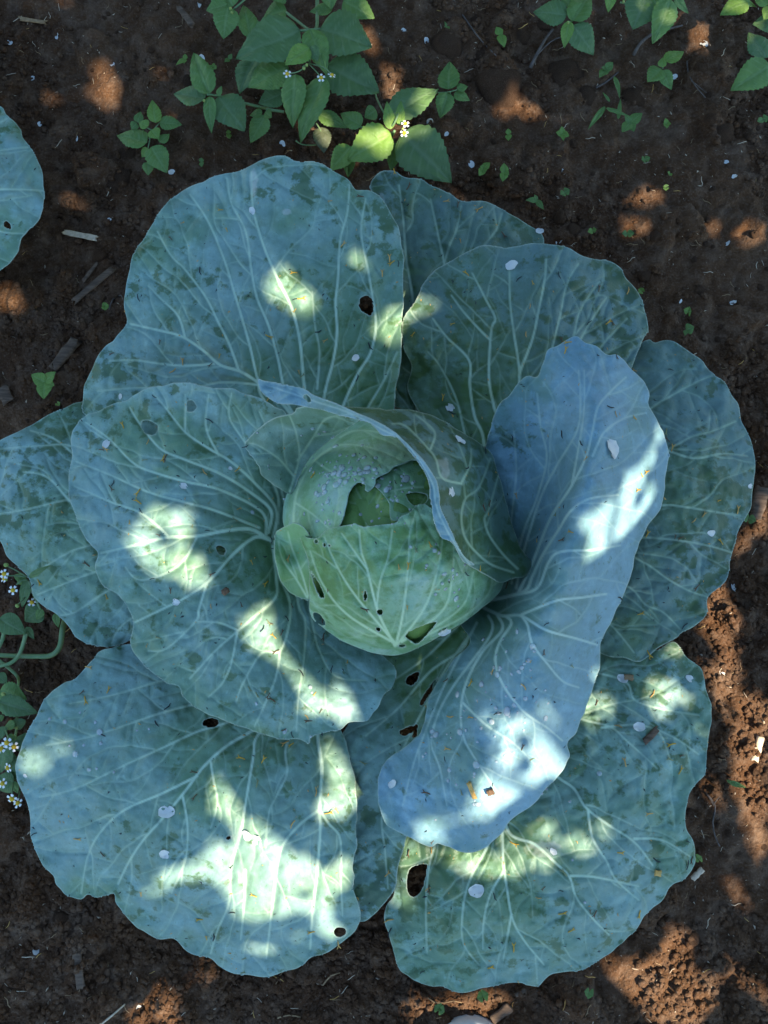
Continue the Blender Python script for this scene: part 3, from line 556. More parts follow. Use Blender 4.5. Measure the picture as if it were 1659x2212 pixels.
leaf('leaf', [(290, 545), (315, 510), (350, 450), (400, 410), (460, 383), (525, 365), (565, 345), (610, 337), (640, 347), (685, 352), (720, 370), (750, 385), (768, 410), (800, 413), (825, 430), (850, 470), (865, 510), (872, 570), (870, 640), (868, 700), (866, 770), (855, 840), (850, 900), (850, 1000), (800, 1130), (690, 1080), (600, 1020), (420, 980), (270, 950), (185, 898), (180, 863), (183, 833), (195, 803), (215, 763), (250, 728), (275, 698), (268, 663), (270, 628), (280, 583)],
     [(290, 545, 10.5), (400, 410, 11.5), (525, 365, 12.5), (640, 347, 13), (768, 410, 12.8), (860, 500, 12.2), (870, 640, 11.3), (860, 800, 9.5), (850, 980, 6.5), (800, 1130, 5.5), (600, 1020, 6.3), (420, 980, 6.5), (270, 950, 6.3), (181, 880, 6.5), (215, 763, 8), (270, 663, 9.4), (560, 600, 11), (440, 650, 10.4), (700, 600, 11.2), (650, 800, 8.5), (750, 850, 8), (480, 800, 8.5), (320, 820, 7.8), (780, 640, 11)],
     [(9, 2.5, [(720, 1010), (670, 920), (657, 833), (650, 753), (640, 698), (625, 653), (600, 603), (573, 540), (555, 485), (545, 440), (542, 372)]), (7, 2.5, [(730, 990), (700, 900), (702, 848), (720, 778), (728, 718), (725, 653), (730, 603), (735, 520), (750, 460), (755, 400)]), (6, 2.5, [(740, 980), (735, 900), (770, 813), (800, 763), (812, 703), (805, 643), (795, 583), (780, 500), (790, 430)]),
      (6, 2.5, [(700, 980), (625, 880), (610, 823), (600, 773), (580, 703), (555, 643), (543, 583), (530, 500), (500, 440), (490, 385)]), (6, 2.5, [(680, 960), (575, 870), (555, 813), (540, 748), (520, 678), (505, 628), (485, 563), (450, 480), (410, 420)]), (9, 3, [(680, 960), (600, 860), (560, 828), (520, 803), (475, 788), (440, 758), (395, 728), (350, 715), (282, 700)]),
      (5, 2, [(515, 798), (495, 743), (470, 693), (445, 643), (400, 583), (370, 553), (340, 500)]), (5, 2, [(462, 786), (400, 790), (340, 785), (290, 778), (235, 780)]), (4.5, 2, [(400, 730), (385, 683), (350, 648), (320, 618)]), (5, 2, [(750, 980), (790, 890), (830, 820), (858, 760)]), (4, 2, [(565, 832), (480, 826), (400, 840), (300, 838), (210, 845)]), (4, 2, [(685, 840), (690, 760), (680, 700), (675, 630)])],
     M['leaf'], cab, 24, rub=.62, label='large upright fan-shaped leaf with a hole near its edge', base=(740, 870), green=.95, gr=180, rubs=((650, 420, 50, .4), (250, 790, 40, .5)),
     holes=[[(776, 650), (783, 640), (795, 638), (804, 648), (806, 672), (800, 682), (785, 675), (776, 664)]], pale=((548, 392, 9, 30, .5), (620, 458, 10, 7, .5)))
leaf('leaf', [(800, 400), (815, 378), (835, 370), (855, 370), (875, 383), (910, 388), (930, 400), (965, 413), (1000, 435), (1050, 435), (1100, 460), (1140, 485), (1175, 522), (1150, 620), (1050, 800), (980, 1000), (900, 1080), (860, 960), (850, 780), (850, 600), (825, 470)],
     [(815, 378, 9.5), (875, 383, 9.5), (965, 413, 8.8), (1050, 435, 8.2), (1140, 485, 7), (1175, 522, 6.5), (1100, 700, 6.8), (950, 900, 5), (900, 1080, 4.6), (855, 850, 5.2), (850, 600, 8), (930, 540, 7.6), (990, 560, 7.8)],
     [(6, 2.5, [(900, 1020), (900, 800), (893, 660), (878, 560), (872, 480), (862, 400)]), (6, 2, [(905, 900), (930, 700), (965, 550), (985, 500), (997, 445)]), (4, 2, [(940, 660), (1020, 560), (1070, 500), (1085, 460)]), (4, 2, [(960, 570), (945, 500), (930, 430)])],
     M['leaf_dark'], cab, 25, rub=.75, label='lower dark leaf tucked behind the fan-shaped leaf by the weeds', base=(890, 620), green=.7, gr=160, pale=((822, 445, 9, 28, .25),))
leaf('leaf', [(1395, 735), (1415, 740), (1445, 735), (1480, 753), (1515, 778), (1535, 803), (1565, 825), (1580, 853), (1595, 873), (1600, 908), (1615, 933), (1625, 963), (1632, 1013), (1625, 1063), (1620, 1098), (1600, 1136), (1580, 1201), (1575, 1231), (1565, 1256), (1530, 1291), (1525, 1326), (1500, 1351), (1475, 1366), (1450, 1386), (1420, 1401), (1400, 1418), (1375, 1428), (1345, 1421), (1310, 1416), (1230, 1370), (1100, 1300), (1000, 1240), (1100, 1100), (1250, 900), (1330, 790)],
     [(1395, 735, 7.8), (1480, 753, 8), (1565, 825, 8), (1615, 933, 7.5), (1632, 1013, 7.2), (1600, 1136, 7), (1565, 1256, 6.8), (1500, 1351, 6.5), (1420, 1401, 6.4), (1345, 1421, 6.3), (1230, 1370, 5.6), (1000, 1240, 4.4), (1250, 900, 6), (1450, 900, 8.6), (1500, 1050, 8.8), (1450, 1200, 8.4), (1380, 1320, 7.3), (1300, 1100, 7)],
     [(6, 2, [(1060, 1200), (1250, 1000), (1405, 883), (1445, 858), (1500, 828), (1540, 810)]), (6, 2, [(1070, 1200), (1300, 1040), (1445, 970), (1495, 943), (1535, 933), (1590, 910)]), (7, 2, [(1060, 1210), (1300, 1110), (1427, 1092), (1471, 1094), (1540, 1105), (1600, 1114)]), (5, 2, [(1100, 1200), (1300, 1180), (1390, 1215), (1441, 1250), (1488, 1276), (1530, 1290)]), (5, 2, [(1200, 1160), (1350, 1160), (1445, 1165), (1527, 1178), (1585, 1195)]), (5, 2, [(1120, 1215), (1250, 1230), (1356, 1267), (1394, 1306), (1433, 1323), (1470, 1360)]), (4.5, 2, [(1130, 1220), (1240, 1280), (1320, 1350), (1370, 1410)]), (4, 2, [(1440, 972), (1500, 990), (1560, 980), (1615, 985)])],
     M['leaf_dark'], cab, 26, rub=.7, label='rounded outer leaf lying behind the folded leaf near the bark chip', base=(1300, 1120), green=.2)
leaf('leaf', [(175, 868), (135, 883), (100, 898), (60, 923), (25, 938), (0, 950), (-40, 975), (-60, 1050), (-40, 1130), (0, 1171), (15, 1201), (40, 1226), (62, 1246), (70, 1281), (90, 1306), (120, 1326), (145, 1351), (165, 1378), (200, 1393), (240, 1396), (300, 1375), (450, 1300), (650, 1220), (640, 1140), (450, 1000), (300, 930), (220, 880)],
     [(175, 868, 5.2), (100, 898, 6), (0, 950, 6.5), (-60, 1050, 6), (0, 1171, 6), (62, 1246, 6), (120, 1326, 5.8), (200, 1393, 5.4), (300, 1375, 5.2), (650, 1180, 4.4), (300, 930, 5.5), (100, 1050, 7.6), (200, 1200, 7.4), (300, 1150, 7), (400, 1150, 6.4)],
     [(6, 2, [(600, 1180), (350, 1080), (230, 1000), (150, 963), (90, 963), (0, 970)]), (6, 2, [(600, 1185), (350, 1110), (200, 1080), (145, 1080), (60, 1100), (-10, 1112)]), (4, 2, [(180, 1000), (120, 950), (65, 930)]), (6, 2, [(560, 1190), (330, 1150), (185, 1181), (135, 1201), (80, 1236)]), (5, 2, [(540, 1195), (330, 1200), (200, 1238), (140, 1261), (80, 1285)]), (5, 2, [(540, 1200), (350, 1230), (235, 1276), (165, 1321), (130, 1330)]), (5, 2, [(540, 1205), (380, 1280), (270, 1346), (240, 1390)]), (4, 2, [(150, 1082), (100, 1030), (50, 1020)])],
     M['leaf'], cab, 27, rub=.78, label='low outer leaf under the veined leaf, above the flowering weeds', base=(560, 1190), green=.2)
leaf('leaf', [(235, 1401), (200, 1426), (160, 1466), (125, 1483), (100, 1506), (85, 1536), (65, 1571), (50, 1598), (42, 1626), (33, 1656), (35, 1684), (52, 1719), (62, 1759), (67, 1804), (80, 1839), (95, 1874), (115, 1894), (125, 1914), (150, 1936), (175, 1944), (190, 1934), (210, 1941), (245, 1929), (250, 1949), (270, 1979), (300, 2004), (340, 2029), (375, 2029), (400, 2049), (425, 2064), (450, 2069), (475, 2089), (515, 2104), (575, 2109), (615, 2099), (645, 2089), (675, 2067), (700, 2061), (740, 2034), (770, 2008), (778, 1970), (764, 1920), (766, 1895), (760, 1880), (766, 1850), (772, 1820), (768, 1780), (773, 1740), (765, 1680), (758, 1640), (745, 1600), (735, 1550), (760, 1480), (820, 1400), (760, 1330), (600, 1330), (400, 1370)],
     [(235, 1401, 5.6), (125, 1483, 6), (50, 1598, 6), (33, 1660, 5.8), (67, 1804, 4.8), (115, 1894, 4), (175, 1944, 3.4), (245, 1929, 4), (300, 2004, 3.6), (400, 2049, 3.4), (515, 2104, 3), (615, 2099, 3), (700, 2061, 3.6), (770, 2008, 4.4), (764, 1900, 6), (773, 1740, 6.8), (745, 1600, 6.6), (760, 1480, 5.6), (800, 1380, 4.2), (600, 1340, 4.6), (400, 1370, 5), (550, 1580, 7), (400, 1600, 7.6), (250, 1620, 7.8), (420, 1750, 8.3), (250, 1780, 7), (560, 1760, 8.2), (690, 1740, 8), (500, 1900, 6.8), (640, 1920, 6.8), (350, 1900, 6.2), (570, 2010, 5), (120, 1650, 7), (160, 1800, 5.8)],
     [(6, 2, [(700, 1440), (600, 1520), (490, 1561), (425, 1581), (350, 1616), (265, 1655), (160, 1705), (85, 1722)]), (9, 3, [(720, 1440), (620, 1530), (540, 1581), (490, 1611), (440, 1656), (400, 1709), (350, 1769), (310, 1814), (280, 1859), (255, 1909)]), (5.5, 2, [(425, 1677), (350, 1714), (270, 1749), (220, 1794), (190, 1849), (175, 1930)]), (4.5, 2, [(395, 1722), (405, 1784), (400, 1859), (370, 1930)]),
      (7, 2.5, [(720, 1450), (600, 1550), (555, 1591), (547, 1636), (530, 1739), (520, 1799), (500, 1869), (495, 1949), (470, 2009), (455, 2060)]), (4.5, 2, [(455, 1645), (462, 1690), (470, 1734), (455, 1790)]), (5, 2, [(700, 1480), (622, 1601), (620, 1669), (600, 1714), (580, 1759), (575, 1830)]), (10, 3, [(730, 1450), (690, 1540), (687, 1595), (695, 1659), (690, 1749), (692, 1789), (685, 1884), (675, 1969), (670, 2050)]),
      (6, 2.5, [(690, 1749), (650, 1779), (615, 1819), (600, 1859), (590, 1944), (575, 2070)]), (4.5, 2, [(692, 1752), (710, 1779), (735, 1814), (737, 1909), (740, 1979)]), (5, 2, [(680, 1440), (500, 1500), (350, 1540), (200, 1590), (100, 1610)]), (4.5, 2, [(640, 1430), (400, 1460), (250, 1500), (150, 1520)]), (4.5, 2, [(530, 1880), (528, 1950), (520, 2030)])],
     M['leaf'], cab, 28, rub=.62, label='broad low leaf with thick pale midribs and the brightest sun patches', base=(690, 1600), green=.55, gr=230,
     holes=[[(440, 1556), (455, 1551), (472, 1556), (468, 1568), (450, 1571), (438, 1566)], [(723, 2008), (735, 2003), (747, 2008), (745, 2020), (732, 2025), (722, 2018)], [(488, 1810), (495, 1805), (502, 1807), (498, 1812), (490, 1816)]], ruffle=.006, scallop=2.8)
leaf('leaf', [(860, 1370), (960, 1330), (1060, 1320), (1010, 1450), (950, 1560), (900, 1700), (880, 1800), (858, 1880), (848, 1930), (815, 1968), (785, 1990), (750, 1980), (735, 1900), (750, 1820), (765, 1720), (762, 1660), (745, 1605), (742, 1580), (765, 1540), (790, 1450)],
     [(860, 1370, 4.4), (1060, 1320, 4.6), (1010, 1450, 6), (950, 1560, 7), (900, 1700, 7), (870, 1830, 6.2), (848, 1930, 5), (785, 1990, 3.6), (735, 1900, 4.8), (762, 1700, 5.5), (742, 1590, 5.6), (850, 1550, 5.4), (830, 1750, 5.6), (815, 1880, 4.6)],
     [(6, 2, [(1020, 1340), (1000, 1400), (930, 1450), (860, 1530), (790, 1590)]), (5, 2, [(1030, 1350), (960, 1450), (900, 1560), (860, 1640), (830, 1720)]), (5, 2, [(990, 1350), (920, 1420), (850, 1470)]), (5, 2, [(925, 1660), (915, 1690), (930, 1790)][:1]+[(920, 1600), (860, 1680), (928, 1690)][1:2]+[(826, 1760), (832, 1840), (838, 1920)])],
     M['leaf'], cab, 29, rub=.8, label='tattered dark green leaf with slug holes between the lower leaves', base=(920, 1430), green=1.0, gr=190,
     holes=[[(880, 1462), (892, 1455), (905, 1452), (902, 1470), (888, 1482), (878, 1476)], [(908, 1515), (925, 1488), (944, 1464), (948, 1464), (938, 1484), (922, 1510), (910, 1526)], [(862, 1580), (880, 1570), (895, 1568), (890, 1582), (872, 1590)], [(895, 1565), (903, 1568), (900, 1590), (890, 1592)]])
leaf('leaf', [(1407, 1406), (1430, 1401), (1450, 1386), (1462, 1391), (1480, 1416), (1500, 1431), (1517, 1451), (1525, 1486), (1535, 1521), (1535, 1566), (1530, 1606), (1525, 1651), (1520, 1674), (1495, 1704), (1485, 1734), (1480, 1784), (1500, 1819), (1500, 1864), (1485, 1894), (1450, 1914), (1430, 1944), (1395, 1974), (1375, 2009), (1345, 2034), (1310, 2064), (1270, 2089), (1230, 2099), (1185, 2107), (1165, 2129), (1140, 2129), (1125, 2122), (1090, 2124), (1030, 2139), (995, 2143), (955, 2131), (925, 2131), (890, 2114), (865, 2094), (850, 2059), (840, 2019), (830, 1984), (835, 1954), (850, 1929), (850, 1860), (875, 1790), (930, 1600), (940, 1420), (1000, 1330), (1200, 1330), (1320, 1390)],
     [(1407, 1406, 5.4), (1450, 1384, 5.6), (1517, 1451, 5.2), (1535, 1521, 5), (1530, 1606, 5), (1485, 1734, 5), (1500, 1840, 4.6), (1430, 1944, 4), (1345, 2034, 3.6), (1230, 2099, 3.2), (1140, 2129, 2.8), (995, 2143, 2.6), (890, 2114, 2.6), (840, 2019, 3), (850, 1929, 3.6), (860, 1830, 4.4), (930, 1600, 4.6), (950, 1400, 4), (1200, 1340, 4.2), (1090, 1830, 6), (1230, 1720, 7), (1350, 1600, 6.6), (1400, 1500, 5.6), (1350, 1800, 6.4), (1200, 1950, 5.6), (1050, 1980, 5), (1280, 1980, 5.2), (940, 1960, 4.6), (1420, 1700, 6)],
     [(8, 2.5, [(1040, 1500), (1080, 1700), (1085, 1804), (1087, 1859), (1095, 1919), (1107, 1984), (1130, 2029), (1175, 2084)]), (4.5, 2, [(1105, 1975), (1095, 2029), (1087, 2074)]), (6.5, 2.5, [(1080, 1720), (1100, 1799), (1155, 1824), (1200, 1864), (1230, 1894), (1245, 1939), (1280, 1984), (1315, 2019)]), (4.5, 2, [(1232, 1892), (1280, 1894), (1330, 1904), (1380, 1915)]),
      (8, 2.5, [(1040, 1480), (1130, 1620), (1205, 1679), (1240, 1704), (1265, 1744), (1310, 1779), (1370, 1819), (1410, 1869)]), (4.5, 2, [(1370, 1812), (1430, 1815), (1490, 1850)]), (5, 2, [(1270, 1748), (1280, 1810), (1310, 1860), (1330, 1900), (1380, 1945)]), (5.5, 2, [(1080, 1760), (1050, 1834), (1020, 1889), (1002, 1949), (1000, 2034), (1035, 2085)]), (5, 2, [(1060, 1720), (960, 1800), (940, 1826), (925, 1884), (920, 1959), (922, 2059)]), (6, 2, [(1060, 1470), (1180, 1530), (1265, 1556), (1320, 1571), (1355, 1601), (1420, 1660)]), (5, 2, [(1070, 1450), (1200, 1440), (1300, 1456), (1355, 1476), (1370, 1511), (1420, 1530), (1510, 1545)]), (4, 2, [(1265, 1540), (1330, 1520), (1372, 1512)]), (4, 2, [(1300, 1572), (1380, 1566), (1450, 1590), (1510, 1630)]), (4.5, 2, [(1090, 1880), (1060, 1930), (1045, 1990), (1043, 2050)])],
     M['leaf'], cab, 30, rub=.7, label='lowest leaf with a large hole and lit tip on the crumbly soil', base=(1060, 1760), green=.75, gr=200,
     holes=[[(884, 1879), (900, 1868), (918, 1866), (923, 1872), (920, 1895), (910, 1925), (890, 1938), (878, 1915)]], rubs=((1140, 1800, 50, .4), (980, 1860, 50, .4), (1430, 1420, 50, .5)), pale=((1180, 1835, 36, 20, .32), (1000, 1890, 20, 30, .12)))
# stalk carrying head and leaves
b = B(); tube(b, [base_pt+np.array([0, 0, -.03]), base_pt+np.array([0, 0, .02]), base_pt+np.array([0, 0, .06])], [.022, .024, .034], 14); b.build('stalk', M['stalk'], cab)
print('cabbage tris', sum(len(o.data.polygons)*2 for o in bpy.data.objects if o.type == 'MESH'))

# ------------------------------------------------------------------ neighbour cabbage (only one leaf reaches the picture)
nb_base = unproj(-330, 420, 0.0)
nbc = thing('cabbage', 'neighbouring cabbage of which one blue-green leaf with a small hole pokes in over bare soil', 'cabbage', tuple(nb_base))
leaf('leaf', [(-5, 228), (10, 245), (28, 262), (45, 280), (50, 300), (75, 330), (90, 370), (92, 400), (95, 435), (80, 480), (48, 510), (42, 530), (35, 550), (0, 585), (-60, 620), (-180, 600), (-330, 450), (-330, 380), (-200, 260), (-80, 215)],
     [(-5, 228, 8), (50, 300, 8), (92, 400, 7.5), (45, 510, 7), (0, 585, 6.5), (-330, 420, 5), (-180, 600, 6), (-100, 400, 9), (0, 400, 9)],
     [(7, 2, [(-320, 410), (-150, 400), (-50, 408), (50, 410), (92, 412)]), (5, 2, [(-200, 400), (-80, 340), (0, 325), (60, 318)]), (5, 2, [(-200, 405), (-80, 470), (0, 500), (50, 505)]), (4, 2, [(-90, 345), (-20, 280), (15, 255)])],
     M['leaf'], nbc, 41, rub=.5, holes=[[(8, 482), (14, 477), (22, 484), (24, 494), (15, 495), (9, 490)]])
src = [o for o in bpy.data.objects if o.parent == nbc][0]
for a_, k_ in ((75, .9), (125, 1.0), (180, .95), (235, 1.0), (290, .85)):       # its other leaves stand round the stalk outside the frame
    o = src.copy(); COL.objects.link(o); o.parent = nbc; o.rotation_euler = (0, 0, math.radians(a_)); o.scale = (k_,)*3
b = B(); nu, nv = 28, 16; V = []
for j in range(nv+1):
    for i in range(nu):
        th = math.pi*j/nv; ph = 2*math.pi*i/nu
        V.append(nb_base+np.array([.075*math.sin(th)*math.cos(ph), .075*math.sin(th)*math.sin(ph), .085+.06*math.cos(th)]))
b.add(V, [(j*nu+i, (j+1)*nu+i, (j+1)*nu+(i+1) % nu, j*nu+(i+1) % nu) for j in range(nv) for i in range(nu)]); b.build('head', M['head'], nbc)
b = B(); tube(b, [nb_base+np.array([0, 0, -.03]), nb_base+np.array([0, 0, .05])], [.02, .026], 12); b.build('stalk', M['stalk'], nbc)

# ------------------------------------------------------------------ surface look-up
GHIT = ground_hit(*np.meshgrid(np.arange(X0, W+520, 4.0), np.arange(Y0, HT+300, 4.0)))[..., 2]
def top_at(px, py):
    px = np.atleast_1d(np.asarray(px, float)); py = np.atleast_1d(np.asarray(py, float))
    i = np.clip(np.round((px-X0)/S).astype(int), 0, NXG-1); j = np.clip(np.round((py-Y0)/S).astype(int), 0, NYG-1)
    z = ZTOP[j, i]; k = IDTOP[j, i]
    gz = GHIT[np.clip(np.round((py-Y0)/4).astype(int), 0, GHIT.shape[0]-1), np.clip(np.round((px-X0)/4).astype(int), 0, GHIT.shape[1]-1)]
    P = unproj(px, py, np.where(k >= 0, z, gz))
    return P, k
def frame_at(px, py, e=4.0):
    P, k = top_at([px, px+e, px-e, px, px], [py, py, py, py+e, py-e])
    same = (k == k[0])
    a = P[1]-P[2] if same[1] and same[2] else np.array([1, 0, 0.]); c = P[4]-P[3] if same[3] and same[4] else np.array([0, 1, 0.])
    n = np.cross(a, c); n /= np.linalg.norm(n)
    if n[2] < .15: n = np.array([0, 0, 1.])
    return P[0], n, k[0]

# ------------------------------------------------------------------ the tree whose crown shades the bed; sun comes through its gaps
PATCH = [  # sunlit patches: x, y, rx, ry, angle
 (605, 608, 34, 32, 20), (648, 640, 40, 26, 40), (632, 680, 14, 28, 10), (772, 545, 18, 22, 0), (795, 640, 16, 22, 20), (836, 705, 19, 50, 8),
 (302, 1165, 22, 38, -25), (350, 1225, 26, 24, 0), (410, 1228, 48, 42, 20), (562, 1362, 40, 44, 15), (545, 1335, 30, 20, 0), (660, 1482, 46, 26, 35), (735, 1518, 40, 40, 20), (690, 1500, 26, 16, 30), (345, 1105, 18, 22, 0), (330, 1090, 14, 14, 0), (420, 1100, 14, 16, 0),
 (62, 1655, 26, 38, 10), (140, 1618, 52, 16, -22), (705, 1625, 18, 40, -20), (735, 1665, 28, 40, -30), (762, 1725, 18, 36, 5), (715, 1728, 40, 38, 10),
 (555, 1838, 52, 56, -30), (455, 1858, 58, 26, -42), (385, 1880, 52, 26, -30), (330, 1922, 40, 24, -35), (545, 1900, 20, 44, 0), (640, 1885, 62, 42, 20), (692, 1945, 20, 40, 0), (742, 1885, 13, 52, 5), (620, 1955, 44, 14, 0), (552, 1978, 12, 14, 0), (565, 2050, 36, 15, 0), (722, 2008, 24, 16, -20), (480, 1735, 40, 20, 0), (450, 1830, 30, 18, 0),
 (1400, 985, 44, 20, -38), (1420, 945, 26, 34, 10), (1350, 1030, 42, 12, -38), (1330, 1075, 52, 26, -32), (1395, 1090, 20, 46, 25), (1345, 1130, 40, 46, -30), (1310, 1160, 36, 40, -20), (1270, 1120, 30, 22, -30),
 (1180, 1620, 34, 46, 25), (1200, 1560, 20, 40, 20), (1095, 1580, 24, 40, 15), (1060, 1735, 44, 50, 0), (1100, 1700, 30, 40, 10), (930, 1790, 26, 44, -25), (1190, 1470, 16, 14, 0), (1288, 1440, 12, 50, 5), (1225, 1640, 16, 46, 15), (1255, 1560, 14, 40, 15), (1075, 1565, 20, 30, 10), (985, 1640, 12, 14, 0), (1000, 1760, 14, 30, 10), (1190, 1330, 18, 16, 0), (1380, 780, 14, 18, 0),
 (1310, 1768, 34, 26, -40), (1275, 1815, 40, 26, -45), (1160, 1835, 50, 22, 20), (900, 1840, 40, 26, 0), (1100, 1850, 26, 40, 0), (1010, 1860, 30, 40, 0), (865, 1940, 16, 60, 10), (1410, 1505, 22, 12, 0), (1430, 1522, 26, 9, 0), (1300, 1520, 12, 12, 0), (1450, 1396, 26, 14, -20), (1415, 1480, 14, 8, 0), (1290, 1690, 18, 14, 0), (1170, 1790, 20, 30, 20),
 (790, 300, 34, 38, 40), (740, 350, 20, 28, 30), (850, 265, 18, 22, 0), (780, 85, 22, 22, 0), (665, 285, 12, 34, 10), (730, 25, 20, 16, 0), (870, 240, 16, 16, 0),
 (95, 215, 44, 22, -15), (220, 200, 40, 22, 10), (235, 225, 34, 18, -20), (220, 145, 28, 14, 0), (130, 3, 60, 12, 0), (365, 230, 14, 14, 0), (375, 120, 18, 14, 0), (340, 155, 20, 10, 0),
 (1390, 420, 44, 22, 0), (1360, 492, 36, 26, 10), (1525, 485, 36, 20, 0), (1620, 505, 26, 24, 0), (1480, 690, 46, 22, 0), (1110, 190, 30, 26, -30), (1072, 240, 26, 18, 0), (1215, 242, 16, 16, 0), (1160, 236, 20, 10, 0), (1525, 80, 40, 16, -15), (1330, 70, 30, 22, 0), (1290, 40, 24, 16, 0), (1480, 38, 18, 12, 0), (1370, 318, 20, 12, 0), (1560, 312, 16, 12, 0), (1000, 420, 30, 20, 0), (840, 190, 30, 30, 0), (1510, 112, 16, 10, 0), (845, 145, 20, 14, 0),
 (15, 640, 34, 40, 0), (160, 668, 30, 14, 20), (125, 665, 20, 14, 0), (150, 430, 22, 30, 0), (240, 630, 22, 14, -30), (660, 260, 18, 12, 0),
 (1640, 1090, 22, 50, 10), (1600, 1180, 26, 40, 10), (1560, 1300, 40, 60, 0), (1540, 1345, 34, 30, 0), (1550, 1480, 40, 50, 20), (1600, 1640, 60, 60, 20), (1560, 1710, 50, 30, 10), (1640, 1560, 30, 80, 10), (1640, 1800, 50, 26, -20), (1590, 1790, 44, 30, 0), (1620, 1980, 40, 66, 20), (1540, 1950, 26, 50, 30), (1480, 2010, 30, 40, 0), (1420, 2080, 46, 30, -20), (1340, 2090, 40, 30, -20), (1500, 2130, 40, 26, 0), (1460, 2200, 60, 20, 0), (1600, 2090, 40, 24, 0), (1655, 2150, 20, 40, 0), (1520, 1590, 20, 30, 0), (1570, 1400, 20, 16, 0), (1640, 1700, 26, 30, 0), (1600, 1900, 30, 20, 0), (1380, 2150, 26, 16, 0),
 (428, 2098, 46, 12, -36), (360, 2150, 40, 12, -34), (290, 2200, 22, 16, -30), (930, 2190, 70, 26, 0), (1060, 2140, 44, 12, -10), (1015, 2208, 60, 24, 0), (1130, 2190, 20, 10, 0),
]
ea = np.cross(SUN, [0, 0, 1.]); ea /= np.linalg.norm(ea); eb = np.cross(SUN, ea)      # plane square to the sunlight
def ab(P): return np.stack([P@ea, P@eb], -1)
gaps = []
th = np.linspace(0, 2*math.pi, 17)[:-1]
for (x, y, rx, ry, an) in PATCH:
    c, s = math.cos(math.radians(an)), math.sin(math.radians(an))
    P0, k0 = top_at(x, y); f_ = (1.08 if max(rx, ry) < 30 else .92)*(.72 if k0[0] < 0 and y < 1200 else 1); rx *= f_; ry *= f_
    gaps.append(ab(unproj(x+rx*np.cos(th)*c-ry*np.sin(th)*s, y+rx*np.cos(th)*s+ry*np.sin(th)*c, P0[0, 2])))
gc = np.array([q.mean(0) for q in gaps]); gr_ = np.array([np.hypot(*(q-q.mean(0)).T).max() for q in gaps])
fr = ab(unproj(np.array([-70, W+70, W+70, -70.]), np.array([-70, -70, HT+70, HT+70.]), np.zeros(4)))
lo, hi = fr.min(0)-.08, fr.max(0)+.08
tp = unproj(W/2, HT/2, .05)
TR = np.random.RandomState(77)
lt = np.array([(0, 0), (.18, .30), (.45, .46), (.75, .34), (1, 0), (.75, -.34), (.45, -.46), (.18, -.30)]); lt[:, 0] -= .5
crown = B()
GS = .003; gw = ((hi-lo+.4)/GS).astype(int)+1; GM = np.zeros((gw[1], gw[0]), bool)
for q in gaps:
    a0 = ((q.min(0)-lo+.2)/GS).astype(int); a1 = ((q.max(0)-lo+.2)/GS).astype(int)+2
    ga, gb = np.meshgrid(np.arange(a0[0], a1[0]), np.arange(a0[1], a1[1]))
    GM[a0[1]:a1[1], a0[0]:a1[0]] |= inside(lo[0]-.2+ga*GS, lo[1]-.2+gb*GS, q)
def clear(q):
    i = np.clip(((q-lo+.2)/GS).astype(int), 0, gw-1)
    return not GM[i[:, 1], i[:, 0]].any()
LAYERS = (1.60, 1.72, 1.84, 1.96, 2.08, 2.22, 2.38)
for li, dist in enumerate(LAYERS):
    for a in np.arange(lo[0], hi[0], .058):
        for c_ in np.arange(lo[1], hi[1], .058):
            q0 = np.array([a, c_]) + TR.rand(2)*.058
            for size in (.100, .080, .060, .060, .044, .044, .032, .032, .022, .022, .016):
                ang = TR.rand()*2*math.pi; tilt = TR.randn(2)*.45
                u2 = np.array([math.cos(ang), math.sin(ang)]); v2 = np.array([-u2[1], u2[0]])
                n3 = SUN + tilt[0]*ea + tilt[1]*eb; n3 /= np.linalg.norm(n3)
                u3 = u2[0]*ea+u2[1]*eb; u3 -= n3*u3.dot(n3); u3 /= np.linalg.norm(u3); v3 = np.cross(n3, u3)
                ctr = tp + (q0[0]-tp@ea)*ea + (q0[1]-tp@eb)*eb + SUN*(dist + TR.randn()*.03)
                V = ctr + size*(lt[:, :1]*u3 + lt[:, 1:]*v3*1.25) + n3*(np.abs(lt[:, 1:])*size*.15)
                q = ab(V); q = np.concatenate([q, (q+np.roll(q, -1, 0))/2]); qm = q.mean(0); qq = np.concatenate([qm+(q-qm)*f for f in (.82, .6, .4, .2, 0)])
                if clear(qq): crown.add(V, [(2, 3, 5, 6)], [(0, 1, 7), (7, 1, 2), (7, 2, 6), (3, 4, 5)]); break
troot = np.array([1.55, -1.45, 0.0]); troot[2] = ground_h(troot[0], troot[1])
tree = thing('shade_tree', 'young leafy tree beside the bed whose crown casts the dappled shade', 'tree', tuple(troot))
crown.build('crown', M['tree_leaf'], tree, smooth=False)
b = B(); mid = tp + SUN*2.0
tube(b, [troot+[0, 0, -.1], troot+[-.02, .03, .5], troot+[-.10, .08, 1.1], troot+[-.22, .18, 1.7]], [.055, .045, .04, .032], 10)
fork = troot+np.array([-.22, .18, 1.7])
for k in range(9):
    tgt = tp + SUN*(1.95+.12*k % .5) + ea*TR.uniform(-.45, .45) + eb*TR.uniform(-.55, .5)
    # limbs stay above the crown's leaves on the far side from the bed
    mid_ = fork*.5+tgt*.5+np.array([0, 0, .22]); tube(b, catmull([fork, mid_, tgt+SUN*.55], .12, False), np.linspace(.013, .003, len(catmull([fork, mid_, tgt+SUN*.55], .12, False))), 6)
b.build('trunk', M['bark'], tree)

